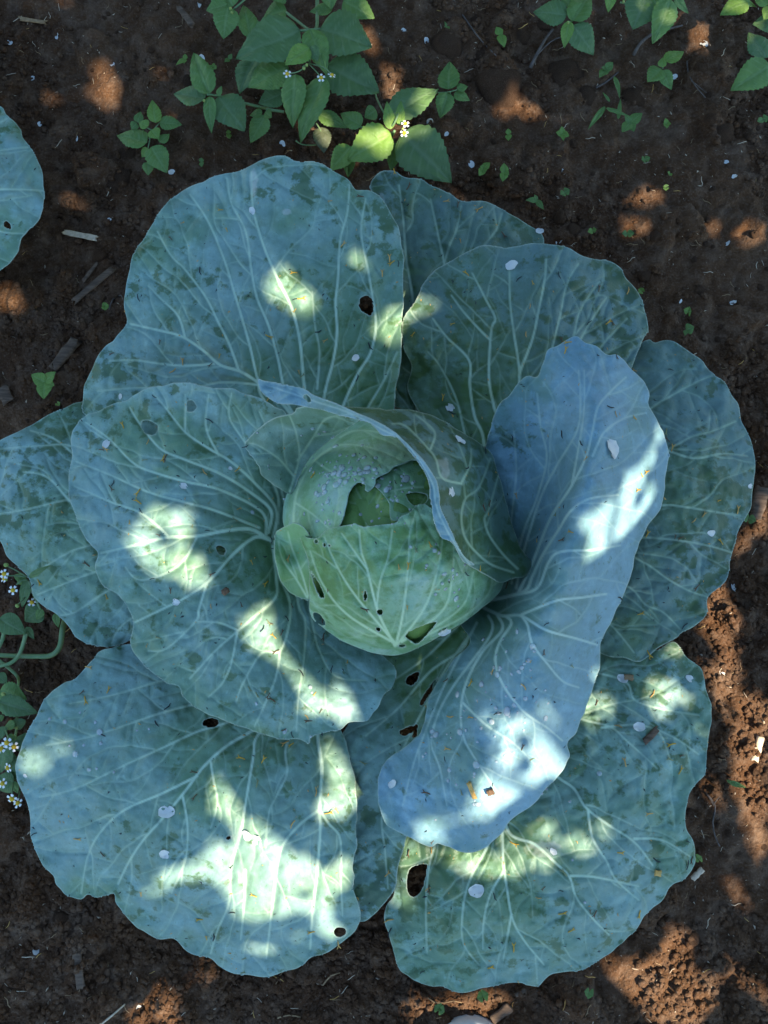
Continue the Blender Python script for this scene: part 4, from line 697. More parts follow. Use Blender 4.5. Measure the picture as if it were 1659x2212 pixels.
# a leafy bush beyond the weeds, added out of view to dim that end
bush_c = np.array([.05, 1.38, .80]); bush_b = np.array([.05, 1.38, float(ground_h(.05, 1.38))])
bush = thing('bush', 'unseen leafy bush standing beyond the weeds at the far end of the bed', 'bush', tuple(bush_b)); bb = B()
for q in range(5200):
    d = TR.randn(3); d /= np.linalg.norm(d); P = bush_c + d*np.array([1.15, .55, .78])*TR.rand()**.4
    if P[2] < .04: continue
    n3 = TR.randn(3)+[0, 0, .8]; n3 /= np.linalg.norm(n3); u3 = np.cross(n3, TR.randn(3)); u3 /= np.linalg.norm(u3); v3 = np.cross(n3, u3); size = TR.uniform(.05, .09)
    bb.add(P + size*(lt[:, :1]*u3 + lt[:, 1:]*v3) + n3*(np.abs(lt[:, 1:])*size*.2), [(2, 3, 5, 6)], [(0, 1, 7), (7, 1, 2), (7, 2, 6), (3, 4, 5)])
bb.build('crown', M['tree_leaf'], bush, smooth=False)
bb = B()
for q in range(9):
    e = bush_c+TR.randn(3)*np.array([.5, .25, .2])+[0, 0, .2]; tube(bb, catmull([bush_b+[TR.randn()*.05, TR.randn()*.05, -.05], (bush_b*.5+e*.5)+TR.randn(3)*.06, e], .15, False), np.linspace(.014, .004, len(catmull([bush_b, (bush_b*.5+e*.5), e], .15, False))) if False else .009, 6)
bb.build('stem', M['bark'], bush)

# ------------------------------------------------------------------ weeds
def weed_leaf(parent, base, tip, wpx, mat, z0, z1, seed, teeth=5, name='leaf', arch=.25, fold=.16, roll=0.0):
    P0 = unproj(*base, z0); P1 = unproj(*tip, z1); L = np.linalg.norm(P1-P0); w = wpx*px_m((z0+z1)/2)*.5
    d = (P1-P0)/L; up = np.array([0, 0, 1.]); up = up - d*up.dot(d); up /= np.linalg.norm(up); s = np.cross(d, up)
    s, up = s*math.cos(roll)+up*math.sin(roll), up*math.cos(roll)-s*math.sin(roll)
    nu, nv = 30, 12; u = np.linspace(0, 1, nu+1); v = np.linspace(-1, 1, nv+1)
    prof = np.sin(math.pi*np.clip(u, 0, 1)**.68)**.85*(1-.18*u); prof /= prof.max()
    saw = (u*teeth*2 % 1.0)
    prof = prof*(1-.13*saw*(u > .12)*(u < .96)) if teeth else prof
    prof = np.maximum(prof, .03*(u < .9))
    rg = np.random.RandomState(seed); UU, VV = np.meshgrid(u, v, indexing='ij')
    bend = arch*L*(UU-UU*UU)*(1) ; wob = .05*L*fbm(UU*3+seed, VV*1.5, seed, 3)
    off = bend + fold*w*np.abs(VV)*prof[:, None]*1.6 + wob - .22*w*VV**2*prof[:, None]
    sidev = np.abs(VV)*.0
    fwd = -np.abs(VV)*.10*L*prof[:, None]*(UU-.2)*.0
    P = P0 + (UU*L+fwd)[..., None]*d + (VV*prof[:, None]*w)[..., None]*s + off[..., None]*up
    # veins: midrib plus side veins curving to the tip
    vn = np.exp(-(VV/.07)**2)
    ph = (UU*6.5 - np.abs(VV)*.9*1.6) % 1.0
    vn = np.maximum(vn, .7*np.exp(-((ph-.5)/.10)**2)*(np.abs(VV) < .92)*(UU > .06))
    P = P - up*(.0005*vn)[..., None]
    I = np.arange((nu+1)*(nv+1)).reshape(nu+1, nv+1)
    Q = np.stack([I[:-1, :-1], I[1:, :-1], I[1:, 1:], I[:-1, 1:]], -1).reshape(-1, 4)
    return mesh_np(name, P.reshape(-1, 3), Q, mat, parent, attrs=dict(vein=vn.ravel()))
def stem(parent, pts, r0, r1, name='stem', mat=None):
    P = np.array([unproj(x, y, z) for x, y, z in pts]); P = catmull(P*1000, 4, False)/1000
    b = B(); tube(b, P, np.linspace(r0, r1, len(P)), 7); return b.build(name, mat or M['stem'], parent)
FR = np.random.RandomState(5)
def flower(parent, x, y, z, rpx=9.5, bud=False):
    c = unproj(x, y, z); R = rpx*px_m(z); tl = FR.randn(2)*.25; n = np.array([tl[0], tl[1], 1.]); n /= np.linalg.norm(n)
    u = np.cross(n, [0, 1, .1]); u /= np.linalg.norm(u); v = np.cross(n, u); b = B()
    b2 = B(); k = 10; V = []; 
    for j in range(5):
        t = j/4*math.pi/2
        for i in range(k): V.append(c + R*.52*(math.cos(t)*(math.cos(i*2*math.pi/k)*u+math.sin(i*2*math.pi/k)*v)) + n*R*(.5*math.sin(t)-.05))
    b2.add(V, [(j*k+i, j*k+(i+1) % k, (j+1)*k+(i+1) % k, (j+1)*k+i) for j in range(4) for i in range(k)])
    cal = B(); tube(cal, [c-n*R*.9, c-n*R*.5, c-n*R*.05], [R*.2, R*.5, R*.55], 9)
    if bud:
        o = cal.build('bud', M['bud'], parent); b2.build('disc', M['bud'], o); return
    a0 = FR.rand()*6
    for i in range(5):
        a = a0+i*2*math.pi/5+FR.randn()*.06; e = math.cos(a)*u+math.sin(a)*v; f = np.cross(n, e)
        pr = [(.40, .16), (.70, .26), (.92, .30), (1.04, .22), (.96, .11), (1.08, .0), (.96, -.11), (1.04, -.22), (.92, -.30), (.70, -.26), (.40, -.16)]
        V = [c+R*(x_*e+y_*f)+n*R*(.06-.10*x_) for x_, y_ in pr]+[c+R*.72*e+n*R*.05]
        b.add(V, [], [(11, i_, (i_+1) % 11) for i_ in range(11)])
    o = b.build('flower', M['ray'], parent, smooth=False); b2.build('disc', M['disc'], o); cal.build('calyx', M['bud'], o)
def wc(x, y): return (x*.4167+345.6, y*.4167)
def wl(x, y): return (x*.293, y*.293+1166.4)
def c2(x, y): return (x*.5+829.5, y*.5)
def c1(x, y): return (x*.5, y*.5)
WG = 'flowering weeds round the cabbage'
_n = [100]
def plant(label, root, cv, leaves, stems=(), flowers=(), name='weed_plant', group=WG, cat='weed', teeth=5):
    g0 = ground_hit(*cv(*root)); t = thing(name, label, cat, tuple(g0), group)
    for it in leaves:
        bs, tp_, w, mat, z0, z1 = it[:6]; _n[0] += 1; r = np.random.RandomState(_n[0])
        weed_leaf(t, cv(*bs), cv(*tp_), 1.27*w*(cv(1, 0)[0]-cv(0, 0)[0]), M[mat], z0*.01, z1*.01, _n[0], teeth, roll=r.uniform(-.25, .25), arch=r.uniform(.06, .28))
    for pts, r0, r1 in stems:
        stem(t, [(*cv(x, y), z*.01 if z is not None else float(ground_hit(*cv(x, y))[2])-.004) for x, y, z in pts], r0, r1)
    for f in flowers: flower(t, *cv(f[0], f[1]), f[2]*.01, *(f[3:] or ()))
    return t
plant('tall weed with broad toothed leaves and three white-rayed flowers', (790, 250), wc,
  [((725, 160), (392, 308), 235, 'weed_dark', 6, 5.5), ((832, 150), (1098, 245), 250, 'weed_dark', 6, 5.5), ((870, 340), (1137, 478), 225, 'weed_dark', 4.5, 4), ((665, 345), (455, 455), 190, 'weed', 4.8, 4.2), ((490, 300), (412, 485), 130, 'weed_dark', 3, 2.5),
   ((705, 385), (690, 665), 120, 'weed', 7.5, 5.5), ((850, 400), (728, 742), 130, 'weed', 7.2, 5), ((775, 250), (648, 335), 115, 'weed_young', 9, 8.8), ((775, 150), (862, 385), 120, 'weed', 8.5, 8), ((780, 240), (820, 320), 60, 'weed_dark', 9, 8.8), ((640, 480), (510, 540), 110, 'weed_dark', 2.5, 2), ((820, 590), (975, 665), 75, 'weed', 2.5, 2), ((835, 660), (850, 795), 85, 'weed_dry', 2, 1.5), ((470, 195), (434, 25), 95, 'weed', 4.5, 4), ((655, 50), (535, 95), 130, 'weed', 3, 2.5),
   ((895, 45), (775, 60), 70, 'weed', 4, 3.5), ((950, 5), (1112, 95), 130, 'weed', 4.5, 4), ((860, -60), (890, 50), 90, 'weed', 5, 4.5), ((590, -60), (650, 20), 100, 'weed', 4, 3.6)],
  [([(790, 250, None), (790, 180, 4), (775, 320, 8)], .0022, .0014), ([(815, -60, 3), (815, 60, 3.5), (812, 140, 4.5), (785, 180, 5)], .0022, .0018), ([(655, 65, 3), (720, 115, 3.6), (785, 165, 4.6)], .0016, .0014), ([(725, 160, 6), (770, 155, 5.8), (832, 150, 6)], .0013, .0013), ([(760, 340, 8), (720, 370, 8.6), (662, 384, 9)], .0007, .0006), ([(770, 330, 8), (810, 370, 8.6), (835, 403, 9)], .0007, .0006), ([(775, 330, 8), (850, 350, 8.6), (890, 388, 9)], .0007, .0006), ([(770, 330, 8), (740, 345, 9)], .0007, .0006), ([(810, 640, 2), (830, 670, 2), (835, 690, 1.8)], .0009, .0007), ([(705, 730, .8), (740, 750, .9), (810, 752, .8)], .0008, .0006)],
  [(660, 383, 9.2), (835, 403, 9.2), (891, 389, 9.2), (746, 352, 9.2, 7, True), (760, 335, 9.2, 6, True)])
plant('weed shoot leaning from the tall flowering weed with narrow pointed leaves', (560, 590), wc,
  [((255, 485), (174, 272), 115, 'weed', 4.5, 4), ((235, 505), (70, 485), 130, 'weed_dark', 4, 3.2), ((258, 500), (268, 692), 62, 'weed', 4.6, 3.6), ((305, 500), (440, 682), 165, 'weed_dark', 4, 3.2), ((300, 497), (320, 445), 26, 'weed', 4.5, 4.8), ((545, 600), (468, 742), 95, 'weed', 2.2, 1.6), ((530, 580), (465, 600), 50, 'weed', 2.2, 1.8), ((545, 580), (580, 610), 50, 'weed', 2.4, 2)],
  [([(600, 575, None), (520, 555, 1.8), (400, 525, 2.8), (300, 497, 3.8), (245, 490, 4.6)], .0018, .0012), ([(550, 570, 2), (600, 573, 2), (642, 580, 1.8)], .0018, .0015)], [(228, 520, 5, 6, True)])
plant('sunlit weed with one bright yellow-green leaf touching the cabbage', (1200, 690), wc,
  [((1195, 690), (972, 832), 175, 'weed_young', 7, 6), ((990, 760), (884, 885), 105, 'weed_young', 5, 4), ((1255, 690), (1512, 948), 225, 'weed_dark', 6, 5), ((1200, 600), (1445, 462), 155, 'weed_dark', 5.5, 5), ((1045, 650), (936, 588), 85, 'weed', 4.5, 4.2), ((1195, 670), (1175, 525), 55, 'weed_young', 7.5, 8), ((1245, 650), (1248, 520), 45, 'weed_young', 7.5, 8), ((1225, 740), (1195, 885), 75, 'weed', 5, 4.2), ((1185, 700), (1130, 830), 90, 'weed_young', 6, 4.8), ((1120, 570), (1060, 610), 70, 'weed', 4, 3.6), ((980, 800), (975, 920), 60, 'weed', 3.4, 3)],
  [([(1200, 690, None), (1205, 700, 4), (1215, 680, 7.5)], .002, .0014), ([(1195, 660, 7.4), (1215, 640, 7.8), (1235, 590, 8)], .0012, .001), ([(990, 640, 2), (1080, 670, 3), (1180, 690, 5)], .0013, .0012), ([(1115, 420, .8), (1120, 500, 1.6), (1180, 620, 4)], .001, .001)],
  [(1272, 642, 8.2), (1266, 690, 8.2), (1258, 668, 8, 6, True)])
plant('weed with toothed leaves and a tiny bud crowding behind the tall flowering weed', (360, 60), wc,
  [((355, 40), (330, 205), 125, 'weed', 5, 4), ((350, 20), (240, 55), 90, 'weed', 5, 4.5), ((380, 30), (330, -60), 110, 'weed', 5, 4.6), ((375, 20), (250, -40), 110, 'weed_dark', 4.6, 4.4)],
  [([(460, 200, None), (430, 140, 2.5), (385, 75, 4.5), (365, 45, 5)], .0018, .0012), ([(380, 50, 4.8), (420, 15, 5), (460, -20, 5)], .001, .001)], [(365, 42, 5.4, 7, True), (372, 62, 5.2, 6, True)])
plant('weed with rounded leaves and a bud beside the dark twigs', (805, 90), c2,
  [((790, 65), (645, 52), 105, 'weed_dark', 4, 3.4), ((800, 92), (778, 208), 50, 'weed_young', 4.2, 3.2), ((818, 108), (906, 238), 105, 'weed_dark', 4, 3), ((815, 92), (890, -25), 95, 'weed', 4.2, 3.8), ((800, 30), (790, -30), 60, 'weed', 3.6, 3.4)],
  [([(805, 95, None), (806, 92, 3), (800, 95, 4.2)], .0015, .001)], [(795, 95, 4.6, 6, True)])
plant('weed with long drooping grey-green leaves above a bent twig', (1150, -20), c2,
  [((1130, -10), (1075, 128), 130, 'weed_dark', 5, 4), ((1235, -5), (1160, 190), 100, 'weed', 5.5, 4), ((1255, -10), (1314, 58), 50, 'weed', 5, 4.4), ((985, -50), (968, 55), 50, 'weed_young', 5, 4), ((1180, 20), (1120, -60), 90, 'weed', 5, 4.6)],
  [([(1150, -20, None), (1180, -30, 3), (1240, -10, 5.4)], .0016, .0012), ([(1020, 10, 4), (1070, 15, 4.4), (1130, -5, 5)], .001, .001)], [(1035, 5, 4.8, 6, True)])
plant('leafy weed at the soil edge with bright toothed lower leaf', (1650, 150), c2,
  [((1570, 10), (1452, 65), 90, 'weed_young', 4.5, 4), ((1660, 20), (1600, -30), 70, 'weed_young', 4, 3.8), ((1700, 100), (1592, 105), 85, 'weed_dark', 4, 3.6), ((1650, 250), (1575, 140), 110, 'weed_dark', 3.6, 3.2), ((1670, 280), (1497, 392), 120, 'weed', 4, 3), ((1680, 30), (1640, 85), 60, 'weed_young', 5, 4.6), ((1540, 0), (1610, 30), 40, 'weed_young', 4, 3.6)],
  [([(1690, 180, None), (1660, 240, 2.5), (1645, 245, 3.6)], .0013, .001), ([(1690, 180, 1), (1690, 80, 3.4), (1680, 30, 4.8)], .0015, .001)])
plant('sprawling weed with pale bent stems under the low outer cabbage leaf', (470, 600), wl,
  [((-5, 575), (192, 692), 125, 'weed_dark', 4.2, 3.6), ((205, 290), (162, 502), 62, 'weed_dark', 4.6, 3.6), ((190, 290), (98, 262), 55, 'weed', 4.6, 4.4), ((215, 275), (378, 185), 38, 'weed_dark', 7.6, 8.4), ((195, 640), (252, 732), 45, 'weed_dark', 3, 2.5), ((300, 500), (185, 600), 130, 'weed_dark', 2.6, 2.2), ((410, 540), (432, 645), 45, 'weed', 3, 2.4), ((310, 510), (270, 590), 50, 'weed', 3, 2.6), ((150, 330), (140, 280), 30, 'weed', 4.6, 4.8)],
  [([(490, 560, None), (465, 640, 2.2), (440, 790, 2.2), (370, 852, 2), (250, 858, 1.8), (120, 855, 1.6), (-40, 848, 1.4)], .0030, .0022), ([(192, 685, 3.4), (165, 790, 2.8), (130, 865, 2.6), (70, 912, 2.6), (-30, 935, 2.4)], .0022, .0018), ([(35, 640, 3), (20, 730, 2.6), (-15, 800, 2.4)], .0022, .002), ([(205, 290, 4.8), (160, 300, 4.8), (120, 330, 5)], .0008, .0007), ([(205, 275, 4.8), (130, 230, 5), (60, 195, 5.4)], .0007, .0006), ([(190, 270, 4.8), (110, 262, 5), (50, 265, 5.4)], .0007, .0006), ([(210, 300, 4.6), (260, 430, 3.6), (300, 510, 3)], .0012, .0012), ([(190, 420, 4), (150, 460, 4.4), (125, 480, 4.8)], .0007, .0006)],
  [(42, 185, 5.6, 9, True), (30, 250, 5.8, 10), (32, 285, 5.6, 9), (95, 370, 5.2, 10), (126, 484, 5, 8, True), (235, 460, 3.6, 9)], teeth=0)
plant('clump of flowering weed squeezed against the broad low cabbage leaf', (60, 1600), wl,
  [((-10, 1190), (280, 1275), 125, 'weed_dark', 3.6, 3), ((0, 1110), (200, 1175), 150, 'weed', 2.4, 2), ((115, 1320), (150, 1400), 100, 'weed_dark', 3, 2.4), ((110, 1350), (30, 1390), 55, 'weed', 3.2, 2.8), ((20, 1460), (-40, 1390), 110, 'weed_dark', 3.6, 3.2), ((50, 1460), (130, 1460), 50, 'weed', 3.8, 3.4), ((140, 1560), (190, 1420), 130, 'weed_dark', 2.4, 2), ((40, 1500), (0, 1720), 130, 'weed_dark', 4, 3), ((60, 1560), (120, 1780), 90, 'weed_dark', 3, 2.4), ((100, 1780), (-20, 1745), 90, 'weed_dark', 3, 2.6), ((90, 1790), (0, 1850), 90, 'weed_dark', 2.8, 2.2), ((95, 1780), (130, 1870), 50, 'weed', 3, 2.6), ((75, 1540), (80, 1620), 35, 'weed', 4, 3.6), ((-20, 990), (52, 1057), 70, 'weed_dark', 3, 2.6), ((-10, 1290), (10, 1340), 50, 'weed', 3, 2.6)],
  [([(-20, 880, 2), (60, 940, 2), (130, 1010, 1.8), (135, 1080, None)], .0018, .0014), ([(125, 1310, 2), (122, 1400, 2.2), (110, 1460, None)], .0014, .0014), ([(40, 1400, 3.6), (60, 1460, 4.2), (50, 1495, 4.8)], .0008, .0006), ([(60, 1460, 4.2), (90, 1490, 4.4), (100, 1525, 4.8)], .0008, .0006), ([(95, 1790, 3), (90, 1850, 3.4), (90, 1910, 4)], .0008, .0006), ([(150, 1850, 2.6), (140, 1890, 3.4), (130, 1935, 4)], .0008, .0006), ([(40, 1640, 3), (60, 1670, 4)], .0008, .0006), ([(60, 1600, None), (70, 1560, 3), (60, 1480, 4)], .0016, .0012), ([(60, 1700, None), (90, 1740, 2.2), (100, 1790, 3)], .0014, .001)],
  [(22, 1135, 3.6, 8, True), (50, 1495, 5.2, 11), (102, 1525, 5, 10), (8, 1540, 5, 11), (58, 1680, 4.2, 10), (20, 1795, 3.8, 10), (88, 1908, 4.4, 11), (132, 1940, 4.4, 10)])
MARK = {'the tall flowering weed': (650, 150), 'the leaning weed shoot': (450, 230), 'the sunlit weed': (850, 320), 'the lone young weed': (320, 300), 'the bent twig': (1390, 90), 'the forked stick': (1170, 110), 'the grass blades': (1310, 220), "the neighbouring cabbage's leaf": (60, 430), 'the grey wood splinter': (205, 620), 'the split wood chip': (143, 770), 'the dark upper leaf': (1300, 480), 'the rounded outer leaf': (1560, 760), 'the bark chip': (1635, 1090), "the lowest leaf's lit tip": (1540, 1400), 'the pale wood sliver': (1632, 1615), 'the branched dry twig': (1535, 1780), 'the straw-coloured chip': (1503, 1885), "the lowest leaf's scalloped edge": (1400, 2080), 'the fibrous stalk': (1080, 2185), "the broad low leaf's edge": (420, 2120), 'the flat stalk piece': (173, 2090), 'the clump of flowering weed': (60, 1650), 'the pale bent weed stems': (80, 1400), 'the long thin twig': (1040, 70), 'the papery flake': (175, 510), 'the leafy weed with bright lower leaf': (1620, 150), 'the fan-shaped leaf': (330, 430)}
def near(x, y): return min(MARK, key=lambda m: (MARK[m][0]-x)**2+(MARK[m][1]-y)**2)
SG = 'young seedlings in the bare soil'
def c3(x, y): return (x*.5, y*.5+553)
def c8(x, y): return (x*.5+829.5, y*.5+1659)
def c6(x, y): return (x*.5+829.5, y*.5+1106)
def c4(x, y): return (x*.5+829.5, y*.5+553)
def seed(label, root, cv, lv, z=1.0, mat='weed_young', name='seedling', teeth=0, group=None):
    plant(label, root, cv, [(root if len(l) == 3 else l[3], l[0:2], l[2], mat, z*.8, z) for l in lv], [([(*root, None), (*root, z*.8)], .0008, .0006)], name=name, group=group or SG, cat='seedling', teeth=teeth)
plant('young weed with seven light green leaves standing alone on the soil', (650, 590), c1,
  [((635, 615), (505, 585), 100, 'weed', 2, 1.6), ((672, 530), (658, 432), 55, 'weed_young', 2.4, 2.4), ((690, 530), (788, 540), 62, 'weed', 2.2, 2), ((595, 530), (608, 482), 38, 'weed', 2, 2), ((655, 635), (722, 748), 92, 'weed', 2.2, 1.6), ((655, 560), (685, 600), 55, 'weed_young', 2.6, 2.6), ((690, 615), (732, 580), 45, 'weed', 2.2, 2), ((640, 700), (640, 758), 45, 'weed', 1.4, 1), ((640, 640), (612, 680), 36, 'weed_young', 1.8, 1.5), ((640, 545), (600, 530), 45, 'weed_young', 2.4, 2.2), ((590, 530), (568, 560), 36, 'weed', 1.8, 1.6)],
  [([(645, 600, None), (650, 580, 1.6), (655, 560, 2.4)], .001, .0008), ([(655, 570, 2.2), (690, 530, 2.2)], .0006, .0006), ([(650, 590, 2), (640, 640, 2)], .0006, .0006), ([(650, 560, 2.2), (600, 532, 2)], .0006, .0006)], group=SG, cat='weed', teeth=4)
plant('young weed with four green leaves near the dark-leaved weed and round clods', (1505, 480), wc,
  [((1495, 462), (1502, 322), 105, 'weed', 2.2, 2), ((1490, 480), (1452, 613), 88, 'weed', 2.2, 1.7), ((1525, 485), (1606, 522), 66, 'weed', 2, 1.8), ((1540, 462), (1596, 448), 46, 'weed', 2.2, 2), ((1530, 440), (1540, 375), 14, 'weed', 2, 2)],
  [([(1505, 485, None), (1505, 478, 2.2)], .001, .0008), ([(1440, 480, 2.2), (1490, 478, 2.2), (1540, 465, 2.2)], .0006, .0006)], group=SG, cat='weed', teeth=4)
plant('young weed with four broad yellow-green leaves beside a white petal', (1205, 295), c2,
  [((1215, 265), (1296, 222), 62, 'weed_young', 2, 1.8), ((1198, 298), (1138, 355), 78, 'weed', 2, 1.6), ((1202, 305), (1242, 388), 56, 'weed', 2, 1.6), ((1200, 290), (1205, 248), 34, 'weed_young', 2.2, 2.2)],
  [([(1205, 295, None), (1203, 292, 2)], .001, .0008)], group=SG, cat='weed', teeth=4)
seed('seedling with four round leaves beside the grey split chip', (195, 545), c3, [(135, 512, 50), (240, 500, 46), (188, 618, 56), (235, 560, 40)], 1.4)
seed('seedling with pointed leaves at the end of the grass blades', (1065, 530), c2, [(1028, 572, 42), (1116, 488, 44), (1080, 570, 30), (1040, 500, 26)], 1.4, 'weed')
seed('seedling with upright folded leaves above the grass blades', (960, 300), c2, [(930, 335, 34), (990, 268, 32), (940, 290, 24), (985, 290, 26)], 1.4, 'weed')
for root, cv, lv in [((800, 255), c1, [(760, 282, 22), (800, 232, 18), (795, 275, 16)]), ((922, 288), c1, [(898, 292, 20), (935, 298, 20), (925, 272, 14)]), ((990, 255), c1, [(1002, 232, 18), (970, 268, 18)]), ((870, 700), c1, [(870, 680, 18), (872, 722, 18)]), ((988, 578), c1, [(990, 600, 20), (985, 560, 18)]),
  ((770, 580), c2, [(742, 572, 26), (768, 545, 24), (800, 588, 30), (775, 608, 18)]), ((538, 580), c2, [(536, 555, 22), (530, 575, 18), (538, 608, 24)]), ((430, 728), c2, [(458, 702, 30), (415, 718, 24), (410, 760, 28), (432, 750, 24)]), ((520, 745), c2, [(518, 705, 32), (540, 755, 26), (512, 785, 30), (505, 740, 18)]), ((1220, 535), c2, [(1216, 510, 20), (1210, 545, 18), (1240, 535, 22), (1222, 555, 18)]), ((1128, 690), c2, [(1112, 690, 30), (1150, 680, 26)]), ((780, 832), c2, [(762, 840, 28), (802, 818, 30)]), ((1218, 808), c2, [(1218, 795, 20), (1218, 824, 20)]), ((502, 150), c2, [(485, 115, 34), (520, 205, 36), (510, 128, 16)]), ((270, 115), c2, [(262, 118, 14), (284, 124, 14), (262, 92, 10)]), ((1638, 515), c2, [(1612, 525, 24), (1660, 505, 30)]), ((902, 996), c2, [(880, 1002, 22), (918, 990, 20)]), ((1050, 1010), c2, [(1028, 1008, 26), (1082, 1008, 32)]), ((660, 865), c2, [(612, 865, 22), (690, 905, 22), (650, 840, 16)]), ((1235, 750), c2, [(1225, 742, 14), (1242, 760, 14)]),
  ((455, 215), c3, [(445, 200, 20), (455, 235, 26), (470, 212, 16)]), ((250, 640), c3, [(240, 645, 16), (260, 632, 16)]), ((425, 985), c8, [(402, 995, 34), (450, 972, 36)]), ((240, 1040), c8, [(220, 1025, 34), (262, 1055, 34), (240, 1050, 24)]), ((885, 970), c8, [(866, 965, 26), (904, 985, 34)]), ((1575, 28), c6, [(1545, 15, 34), (1608, 38, 34)]), ((1315, 240), c4, [(1295, 230, 26), (1328, 238, 36)]), ((1305, 320), c4, [(1340, 305, 40), (1300, 345, 16)]), ((1112, 150), c4, [(1100, 160, 24), (1120, 138, 22)]), ((1355, 390), c8, [(1342, 402, 20), (1372, 382, 34)])]:
    n = len(lv); seed('tiny seedling with %s small round leaves near %s' % (('two', 'three', 'four')[n-2], near(*cv(*root))), root, cv, lv, .9, 'weed_young' if root[0] % 3 else 'weed')
plant('grass plant with thin pale green blades lying across the soil', (985, 455), c2,
  [((955, 460), (880, 562), 22, 'weed', 1.2, .9), ((995, 330), (1018, 425), 20, 'weed', 1, 1.2), ((960, 468), (1066, 505), 18, 'weed', 1.3, 1.1), ((1012, 515), (1022, 425), 16, 'weed', 1, 1.2), ((975, 440), (945, 400), 12, 'weed', .9, 1)], [], name='grass_plant', group=SG, cat='grass', teeth=0)
plant('curved green grass blade in the shaded soil beyond the lowest leaf', (1510, 75), c8, [((1490, 60), (1565, 85), 18, 'weed', .9, .9), ((1495, 62), (1480, 50), 10, 'weed', .9, .9)], [], name='grass_plant', group=SG, cat='grass', teeth=0)

# ------------------------------------------------------------------ small fallen things
def orient(P, n, ang, lift=0.0):
    n = Vector(n).normalized(); u = n.orthogonal().normalized(); v = n.cross(u)
    a = u*math.cos(ang)+v*math.sin(ang); c = n.cross(a)
    m = Matrix((a, c, n)).transposed().to_4x4(); m.translation = Vector(P)+n*lift
    return m
def put(me, name, label, cat, group, P, n, ang, size, lift=0.0):
    o = bpy.data.objects.new(name, me); COL.objects.link(o); m = orient(P, n, ang, lift)
    o.matrix_world = m @ Matrix.Diagonal((*((size,)*3 if np.isscalar(size) else size), 1)); return tag(o, label, cat, group)
def mesh_of(b, name, mat, smooth=True):
    o = b.build(name, mat, smooth=smooth); me = o.data; bpy.data.objects.remove(o); return me
RG = np.random.RandomState(2024)
def petal_mesh(k):
    r = np.random.RandomState(k); b = B(); nr, na = 4, 14; V = [(0, 0, .10)]
    for j in range(1, nr+1):
        for i in range(na):
            a = i*2*math.pi/na; rr = j/nr*.5*(1+.16*vnoise(np.array([i*1.3]), np.array([k*2.1]), k)[0]+.12*r.rand()*(j == nr)); x = math.cos(a)*rr*1.25*(1.15 if math.cos(a) > .8 else 1); y = math.sin(a)*rr
            V.append((x, y, .10+.55*(x*x*(.5 if k % 2 else -.3)+y*y*.8)+.05*r.randn()*(j > 2)))
    T = [(0, 1+i, 1+(i+1) % na) for i in range(na)]; Q = [(1+j*na+i, 1+(j+1)*na+i, 1+(j+1)*na+(i+1) % na, 1+j*na+(i+1) % na) for j in range(nr-1) for i in range(na)]
    b.add(V, Q, T); return mesh_of(b, 'petal', M['petal'])
PM = [petal_mesh(k) for k in range(5)]
LNAME = {i: l for i, l in enumerate(LEAVES)}
SHORT = {'dark green mottled wrapper': 'the dark wrapper leaf round the head', 'pale blue rolled': 'the rolled rim of the wrapper leaf', 'dark upright lobe': 'the upright lobe behind the head', 'small green leaf flap': 'the flap at the side of the head', 'bright green front': 'the front leaf of the cabbage head', 'smooth blue-green head': 'the dewy head leaf', 'green inner head': 'the inner heart leaf', 'waxy pale blue': 'the folded pale blue leaf', 'broad blue-green': 'the veined leaf with sun spots', 'dark mottled upper': 'the dark mottled upper leaf', 'large upright fan': 'the large fan-shaped leaf', 'lower dark leaf': 'the leaf tucked behind the fan-shaped leaf', 'rounded outer leaf': 'the rounded outer leaf near the bark chip', 'low outer leaf': 'the low outer leaf above the weeds', 'broad low leaf': 'the broad low leaf with thick midribs', 'tattered dark': 'the tattered leaf with slug holes', 'lowest leaf': 'the lowest leaf with a large hole'}
def where(k):
    if k < 0: return 'the bare soil'
    for a, v in SHORT.items():
        if LNAME[k].startswith(a): return v
    return "the neighbouring cabbage's leaf"
PET = [(243, 140), (70, 170), (86, 268), (22, 93), (430, 8), (237, 475), (370, 372), (124, 78), (437, 125), (610, 310), (165, 299), (1104, 574, 22), (1322, 972, 36), (993, 953, 21), (974, 1063, 20), (972, 880, 17), (1584, 655, 15), (960, 1362, 26), (1380, 1570, 20), (1490, 1466, 14), (1560, 1455, 13), (1196, 1839, 13), (1030, 1923, 26), (360, 1753, 26), (534, 1805, 18), (553, 1814, 18), (355, 1843, 19), (77, 2056, 13), (300, 2179, 12), (769, 773, 15), (230, 960, 17), (261, 856, 10), (380, 1300, 15), (930, 263, 15), (1018, 355, 14), (1587, 381, 12), (1456, 165, 12), (1521, 96, 16), (1165, 500, 14), (1208, 522, 14), (920, 88, 14), (965, 290, 10), (872, 66, 11), (1216, 372, 10), (1572, 526, 11), (1650, 460, 12), (1568, 350, 9), (820, 262, 13), (848, 1694, 15), (1537, 1151, 15), (397, 1050, 14), (55, 1675, 8), (1620, 1050, 11), (1585, 1270, 14), (1642, 1055, 10), (1470, 650, 8), (545, 455, 14), (497, 1012, 8), (1345, 1466, 18)]
pi_ = 0
for it in PET:
    P, n, k = frame_at(it[0], it[1]); s = (it[2] if len(it) > 2 else RG.uniform(9, 14))*px_m(P[2])*.92
    lab = 'large torn white petal on the folded pale blue leaf' if it[:2] == (1322, 972) else 'small white fallen petal on '+where(k)+(' near '+near(it[0], it[1]) if k < 0 else '')
    put(PM[pi_ % 5], 'petal', lab, 'petal', 'white petals on soil' if k < 0 else 'white petals on the cabbage', P, n, RG.rand()*6.28, s, -.03*s); pi_ += 1
